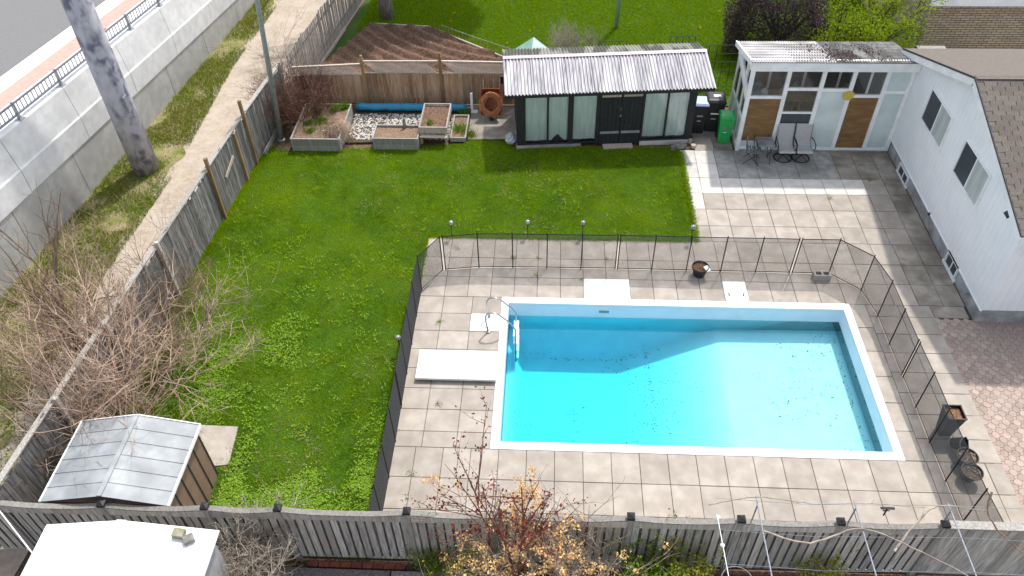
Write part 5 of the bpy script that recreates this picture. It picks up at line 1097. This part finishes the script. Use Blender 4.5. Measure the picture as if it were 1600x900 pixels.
def leafy(name, label, base, seed, n0, L0, mat, leaf, nl, size, spread=.7, cat='shrub', group=None, zmin=.15):
    bb_ = grow(seed, base, n0, L0, .012, spread=spread, kids=(6, 4), levels=3, base_r=.2); o = shrub(name, label, cat, base, bb_, mat, group=group)
    P = tips(bb_, 1, nl, .05); P = P[P[:, 2] > zmin]; V, F, v = leaves(P, size, .2); np_mesh('leaves', V, F, leaf, v, o); return o, bb_
o, bb_ = leafy('flowering_shrub', 'green shrub with white blossom in front of the board fence', (4.75, -7.95, 0), 41, 20, 1.05, 'bark', 'gleaf', 5200, .06)
hd = tips(bb_, 2, 26, .02); hd = hd[hd[:, 2] > .8]; P = np.repeat(hd, 14, 0) + rng.normal(0, .035, (len(hd) * 14, 3)); V, F, v = leaves(P, .035); np_mesh('blossom', V, F, 'wflower', v, o)
leafy('small_shrub', 'yellow green shrub right of the white-flowered one', (5.35, -7.8, 0), 42, 12, 1.1, 'bark', 'yleaf', 2200, .055)
leafy('small_shrub', 'small yellow green shrub below the second trellis pipe', (7.75, -7.65, 0), 43, 9, .8, 'bark', 'yleaf', 1300, .055)
leafy('small_shrub', 'straggly yellowish weeds left of the dried flower bush', (1.35, -7.75, 0), 44, 16, .95, 'barktan', 'yleaf', 1500, .05)
leafy('small_shrub', 'low green weeds at the foot of the front fence under the tree', (.75, -7.6, 0), 45, 10, .6, 'barktan', 'gleaf', 1200, .05)
# yellow-green tree and purple hedge behind the sunroom
def crown_tree(name, label, base, seed, n0, L0, r0, bark, leaf, nl, size, spread, levels=4, kids=(6, 5, 4), spread_l=.12, lean=(0, 0, 0), zmax=99):
    bb_ = grow(seed, base, n0, L0, r0, spread=spread, kids=kids, levels=levels, lean=lean, ratio=.5, start=.3); o = thing(name, label, 'tree', base); a = MB(); b = MB()
    for lv, pts, rr in bb_: (a if lv == 0 else b).tube(pts, rr, 7 if lv == 0 else 4, False)
    a.build('trunk', bark, o, True); c = b.build('crown', bark, o); P = tips(bb_, 2, nl, spread_l); P = P[P[:, 2] < zmax]; V, F, v = leaves(P, size, .15); l = np_mesh('foliage', V, F, leaf, v, o); l.parent = c; return o
crown_tree('willow_tree', 'airy yellow green spring tree behind the sunroom roof', (13.2, 10.6, 0), 51, 9, 2.6, .07, 'barkdk', 'willow', 13000, .075, .95)
crown_tree('spring_tree', 'looser yellow green tree left of the airy one behind the sunroom', (11.9, 11.2, 0), 52, 6, 2.0, .05, 'barkdk', 'willow', 2600, .07, .8)
o = thing('purple_hedge', 'dense dark purple brown hedge bush behind the sunroom', 'hedge', (11.2, 13.6, 0)); n = 46000; u = rng.normal(size=(n, 3)); u /= np.linalg.norm(u, axis=1)[:, None]; rr = rng.uniform(.55, 1.0, n) ** .6
lump = 1 + .28 * (vnoise(u[:, :2] * 2 + u[:, 2:] * 1.3, 2.1, 9) - .5)
P = u * (rr * lump)[:, None] * (1.95, 1.5, 2.3) + (10.95, 13.3, .9); P = P[P[:, 2] > .05]; V, F, v = leaves(P, .075); np_mesh('foliage', V, F, 'purple', v, o)
sb = MB()
for k in range(14): a = k * .45; sb.tube([(11.25, 13.7, 0), (11.25 + .7 * math.cos(a), 13.7 + .5 * math.sin(a), 1.1), (11.25 + 1.3 * math.cos(a), 13.7 + 1.0 * math.sin(a), 1.9)], [.05, .03, .01], 5)
sb.build('branches', 'barkdk', o)
leafy('small_shrub', 'green shrub at the foot of the purple hedge behind the sunroom', (10.2, 12.3, 0), 53, 14, 1.0, 'bark', 'gleaf', 1500, .06)
# big shade tree: the trunk shows at the top edge, its crown shades the plot
o = thing('shade_tree', 'thick grey tree trunk standing in the shaded corner of the neighbour lawn', 'tree', (-4.1, 16.1, 0)); MB().tube([(-4.08, 16.1, -.1), (-4.12, 16.15, 1), (-4.3, 16.3, 4), (-4.3, 16.5, 7)], [.30, .25, .22, .15], 14).build('trunk', 'trunk', o, True)
bb_ = grow(61, (-4.3, 16.4, 4), 9, 3.2, .09, spread=1.1, kids=(6, 4), levels=3); a = MB()
for lv, pts, rr in bb_: a.tube(pts, rr, 5, False)
c = a.build('crown', 'barkdk', o); n = 9000; u = rng.normal(size=(n, 3)); u /= np.linalg.norm(u, axis=1)[:, None]; P = u * (rng.random(n) ** .4)[:, None] * (2.9, 2.4, 1.6) + (-1.2, 19.4, 6.6); P = np.r_[P, rng.normal(0, .62, (2600, 3)) * (1.0, 1.2, .7) + (-3.7, 16.6, 5.2)]
V, F, v = leaves(P, .3); l = np_mesh('foliage', V, F, 'bigleaf', v, o); l.parent = c
# plants in the raised beds
def tuft(name, lab, x, y, z, n, r_, h_, mat, cat='plant', group=None, w=.02, lean=.9):
    o = thing(name, lab, cat, (x, y, z), group); p = rng.normal(0, r_ / 2, (n, 2)); P = np.stack([x + p[:, 0], y + p[:, 1], np.full(n, z)], 1); V, F, v = blades(P, rng.uniform(.5, 1, n) * h_, np.full(n, w), lean); np_mesh('leaves', V, F, mat, v, o); return o
for k, (x, y, r_, h_, lab) in enumerate(((-5.1, 7.05, .16, .14, 'green clump at the front left of the largest raised bed'), (-5.25, 7.5, .15, .16, 'green clump at the left side of the largest raised bed'), (-4.85, 7.62, .26, .2, 'broad green clump in the middle of the largest raised bed'), (-5.15, 8.25, .14, .42, 'tall green plant at the back left of the largest raised bed'), (-4.55, 8.3, .13, .34, 'green plant at the back of the largest raised bed'), (-4.25, 8.45, .1, .3, 'green plant in the back right corner of the largest raised bed'))):
    tuft('bed_plant', lab, x, y, .39, 150, r_, h_, 'gleaf', w=.03)
tuft('bed_plant', 'single green plant in the raised bed on legs', -1.2, 7.35, .55, 70, .1, .16, 'gleaf', w=.035); tuft('bed_plant', 'weedy green plants in the low frame bed', -.3, 7.7, .1, 160, .3, .22, 'gleaf', w=.03)
tuft('bed_plant', 'pale green weeds beside the low frame bed', .02, 7.5, 0, 260, .22, .28, 'vgrass'); tuft('bed_plant', 'dark green plant at the end of the blue cover roll', -.25, 8.72, 0, 120, .16, .32, 'gleaf', w=.03)
for k, (x, y, lab) in enumerate(((-2.9, 7.75, 'yellow green weeds at the left of the white gravel'), (-2.2, 7.65, 'yellow green weeds in the middle of the white gravel'), (-1.8, 7.7, 'yellow green weeds at the right of the white gravel'))): tuft('gravel_weed', lab, x, y, 0, 90, .22, .14, 'yleaf')
o = thing('collapsed_grass', 'collapsed tan ornamental grass spilling over the largest raised bed', 'plant', (-4.35, 7.1, .4)); n = 1500; t0 = rng.normal(0, .16, (n, 2)); m = MB()
for k in range(520):
    x, y = -4.35 + rnd.gauss(0, .13), 7.15 + rnd.gauss(0, .16); a = rnd.gauss(-.6, 1.1); L = rnd.uniform(.3, .65); dx, dy = math.cos(a) * L, math.sin(a) * L * .8
    m.tube([(x, y, .4), (x + dx * .4, y + dy * .4, .40 + rnd.uniform(.12, .3)), (x + dx * .8, y + dy * .8, .36 + rnd.uniform(.02, .18)), (x + dx, y + dy, .28 + rnd.uniform(-.1, .1))], [.005, .004, .003, .002], 3, False)
m.build('blades', 'barktan', o)
tag(MB().tube([(-4.72, 7.05, .42), (-4.35, 7.02, .43)], .02, 6).build('garden_stake', 'plasticw'), 'pale stake lying in the collapsed grass', 'stake')
MBs = MB().lathe((-2.05, 7.35, .4), [(.05, 0), (.06, .1), (.04, .2), (.05, .26), (.02, .33)], 10); tag(MBs.build('garden_ornament', 'slate'), 'small dark grey ornament at the back rim of the bare-soil bed', 'ornament')
# weeds in patio joints
def joint_weed(x, y, lab, n=26, s=.1): tuft('joint_weed', lab, x, y, 0, n, s, .07, 'gleaf', 'weed', 'weeds in the patio joints', .018, 1.6)
for x, y, lab in ((1.76, 1.53, 'green weed in the joint behind the left rear mesh fence'), (2.44, 1.5, 'weed beside the third post of the left rear mesh fence'), (3.62, .74, 'yellow weed at the corner of the wide white pad'), (4.3, 1.53, 'weed in the joint behind the wide white pad'), (2.4, .84, 'dark weed in the joint in front of the rear mesh fence'), (-.12, -5.38, 'weed in the front left patio joint, upper one'), (-.14, -5.95, 'weed in the front left patio joint, lower one'), (.0, -.92, 'small weed beside the left mesh fence'), (.25, -3.52, 'yellow weed in the joint below the diving base'), (11.0, 4.4, 'yellow flowered weed in the upper patio joint'), (12.4, 5.35, 'green weed in the joint near the house shadow'), (.15, 1.9, 'weed at the first slab behind the left rear fence end')): joint_weed(x, y, lab)

# ------------------------------------------------------------------ grass
fp = lambda p: vnoise(p, .55, 21) * .6 + vnoise(p, 1.7, 22) * .4
p = scatter(LAWN, 3000, [[(-5.2, -5.4), (-4.13, -5.3), (-4.21, -4.3), (-5.2, -4.28)], [(-6.6, -7.2), (-4.25, -7.2), (-4.25, -5.5), (-6.6, -5.5)]])
V, F, v = blades(np.c_[p, np.full(len(p), -.012)], .035 + .035 * vnoise(p, 2.3, 5) * rng.uniform(.6, 1.4, len(p)), np.full(len(p), .013), .9)
tag(np_mesh('grass', V, F, 'grass', np.clip(v * .55 + np.repeat(vnoise(p, 7, 3) * .6 + vnoise(p * (1, .6), 2.6, 33) * .5 - .35, 3), 0, 1)), 'short green lawn grass', 'grass', kind='stuff')
# ragged grass over the slab edges
e1 = np.c_[rng.uniform(-.75, 6.85, 6500), 2.33 + np.abs(rng.normal(0, .05, 6500)) * np.where(rng.random(6500) < .7, -1, 1) + .05]; e2 = np.c_[6.86 + rng.normal(0, .05, 4500), rng.uniform(2.3, 6.7, 4500)]; e3 = np.c_[-.72 + rng.normal(0, .03, 7000), rng.uniform(-7.2, 2.3, 7000)]; e4 = np.c_[fx(0) + np.abs(rng.normal(0, .12, 6000)), rng.uniform(-1, 6.3, 6000)]; e4[:, 0] += .07 * (e4[:, 1])
q3 = np.r_[e1, e2, e3, e4]; V, F, v = blades(np.c_[q3, np.full(len(q3), -.01)], rng.uniform(.04, .10, len(q3)), np.full(len(q3), .014), 1.0); tag(np_mesh('edge_grass', V, F, 'grass', v), 'longer grass along the lawn edges', 'grass', kind='stuff')
# broad weeds where the lawn is rough
p = scatter([(-6.4, -7.2), (-.75, -7.2), (-.75, 1.5), (-6.4, 2)], 900, [[(-6.6, -7.2), (-4.1, -7.2), (-4.1, -4.25), (-6.6, -4.25)]])
dens = np.exp(-((p[:, 1] + 6.6) / 1.25) ** 2) * 1.5 + np.exp(-(((p[:, 0] + 4.7) / .9) ** 2 + ((p[:, 1] + 2.6) / 1.7) ** 2)) * .8 + .03
k_ = rng.random(len(p)) < dens * np.clip(vnoise(p, 1.8, 8) * 2.6 - .9, 0, 1)
p = p[k_]; p = np.repeat(p, 5, 0) + rng.normal(0, .045, (len(p) * 5, 2)); V, F, v = leaves(np.c_[p, rng.uniform(.03, .065, len(p))], .042, .7); tag(np_mesh('lawn_weeds', V, F, 'weed', v), 'broad-leaved weeds in the rough front part of the lawn', 'weeds', kind='stuff')
p = scatter(LAWN, 9); k_ = vnoise(p, .8, 31) > .66; p = p[k_]; p = np.repeat(p, 9, 0) + rng.normal(0, .09, (len(p) * 9, 2)); V, F, v = blades(np.c_[p, np.full(len(p), .02)], np.full(len(p), .05), np.full(len(p), .012), 2.5); tag(np_mesh('dry_clippings', V, F, 'straw', v), 'dry straw coloured clippings lying on the lawn', 'clippings', kind='stuff')
p = scatter(LAWN, 6); p = p[vnoise(p, .9, 51) > .5]; nn = len(p); a = rng.uniform(0, 6.28, nn); p = np.repeat(p, 14, 0) + rng.normal(0, .05, (nn * 14, 2)) + np.repeat(np.c_[np.cos(a), np.sin(a)], 14, 0) * rng.normal(0, .12, (nn * 14, 1))
V, F, v = blades(np.c_[p, np.full(len(p), .03)], np.full(len(p), .055), np.full(len(p), .02), 2.2); tag(np_mesh('pale_tufts', V, F, 'ptuft', v), 'paler flattened grass tufts across the lawn', 'grass', kind='stuff')
# verge grass, thinning to bare soil
p = scatter([(wx(-4), -4), (-9.4, -4), (-9.4, 0), (-9.1, 5), (-9.25, 12), (-8.8, 19), (wx(19), 19)], 1500); xr_ = np.array([wx(y) for y in p[:, 1]]); k_ = (p[:, 0] > xr_ + .03) & (rng.random(len(p)) < np.clip(vnoise(p, 1.1, 12) * 3.2 - .55, .06, 1)); p = p[k_]
V, F, v = blades(np.c_[p, np.full(len(p), -.02)], rng.uniform(.05, .13, len(p)), np.full(len(p), .017), 1.0); tag(np_mesh('verge_grass', V, F, 'vgrass', v), 'patchy verge grass at the foot of the concrete wall', 'grass', kind='stuff')
# neighbour lawn grass
tent = [(-5.95, 9.7), (1.95, 9.7), (.75, 12.8), (-2.1, 15.05), (-4.7, 15.3), (-5.95, 12)]
p = scatter([(-5.2, 9.7), (16, 9.7), (16, 19.5), (-5, 19.5)], 900, [tent]); p = p[(p[:, 1] > 10.2)]
V, F, v = blades(np.c_[p, np.full(len(p), -.03)], rng.uniform(.05, .1, len(p)), np.full(len(p), .03), .9); tag(np_mesh('neighbour_grass', V, F, 'nlawn', v), 'bright green grass of the neighbour lawn', 'grass', kind='stuff')
p = rng.uniform((-5, 9.8), (14, 17), (26, 2)); p = np.repeat(p, 5, 0) + rng.normal(0, .05, (130, 2)); p = p[~in_poly(p[:, 0], p[:, 1], tent)]; V, F, v = leaves(np.c_[p, np.full(len(p), .06)], .05, .7); tag(np_mesh('dandelions', V, F, 'dandelion', v), 'yellow dandelion flowers scattered in the neighbour lawn', 'flowers', kind='stuff')
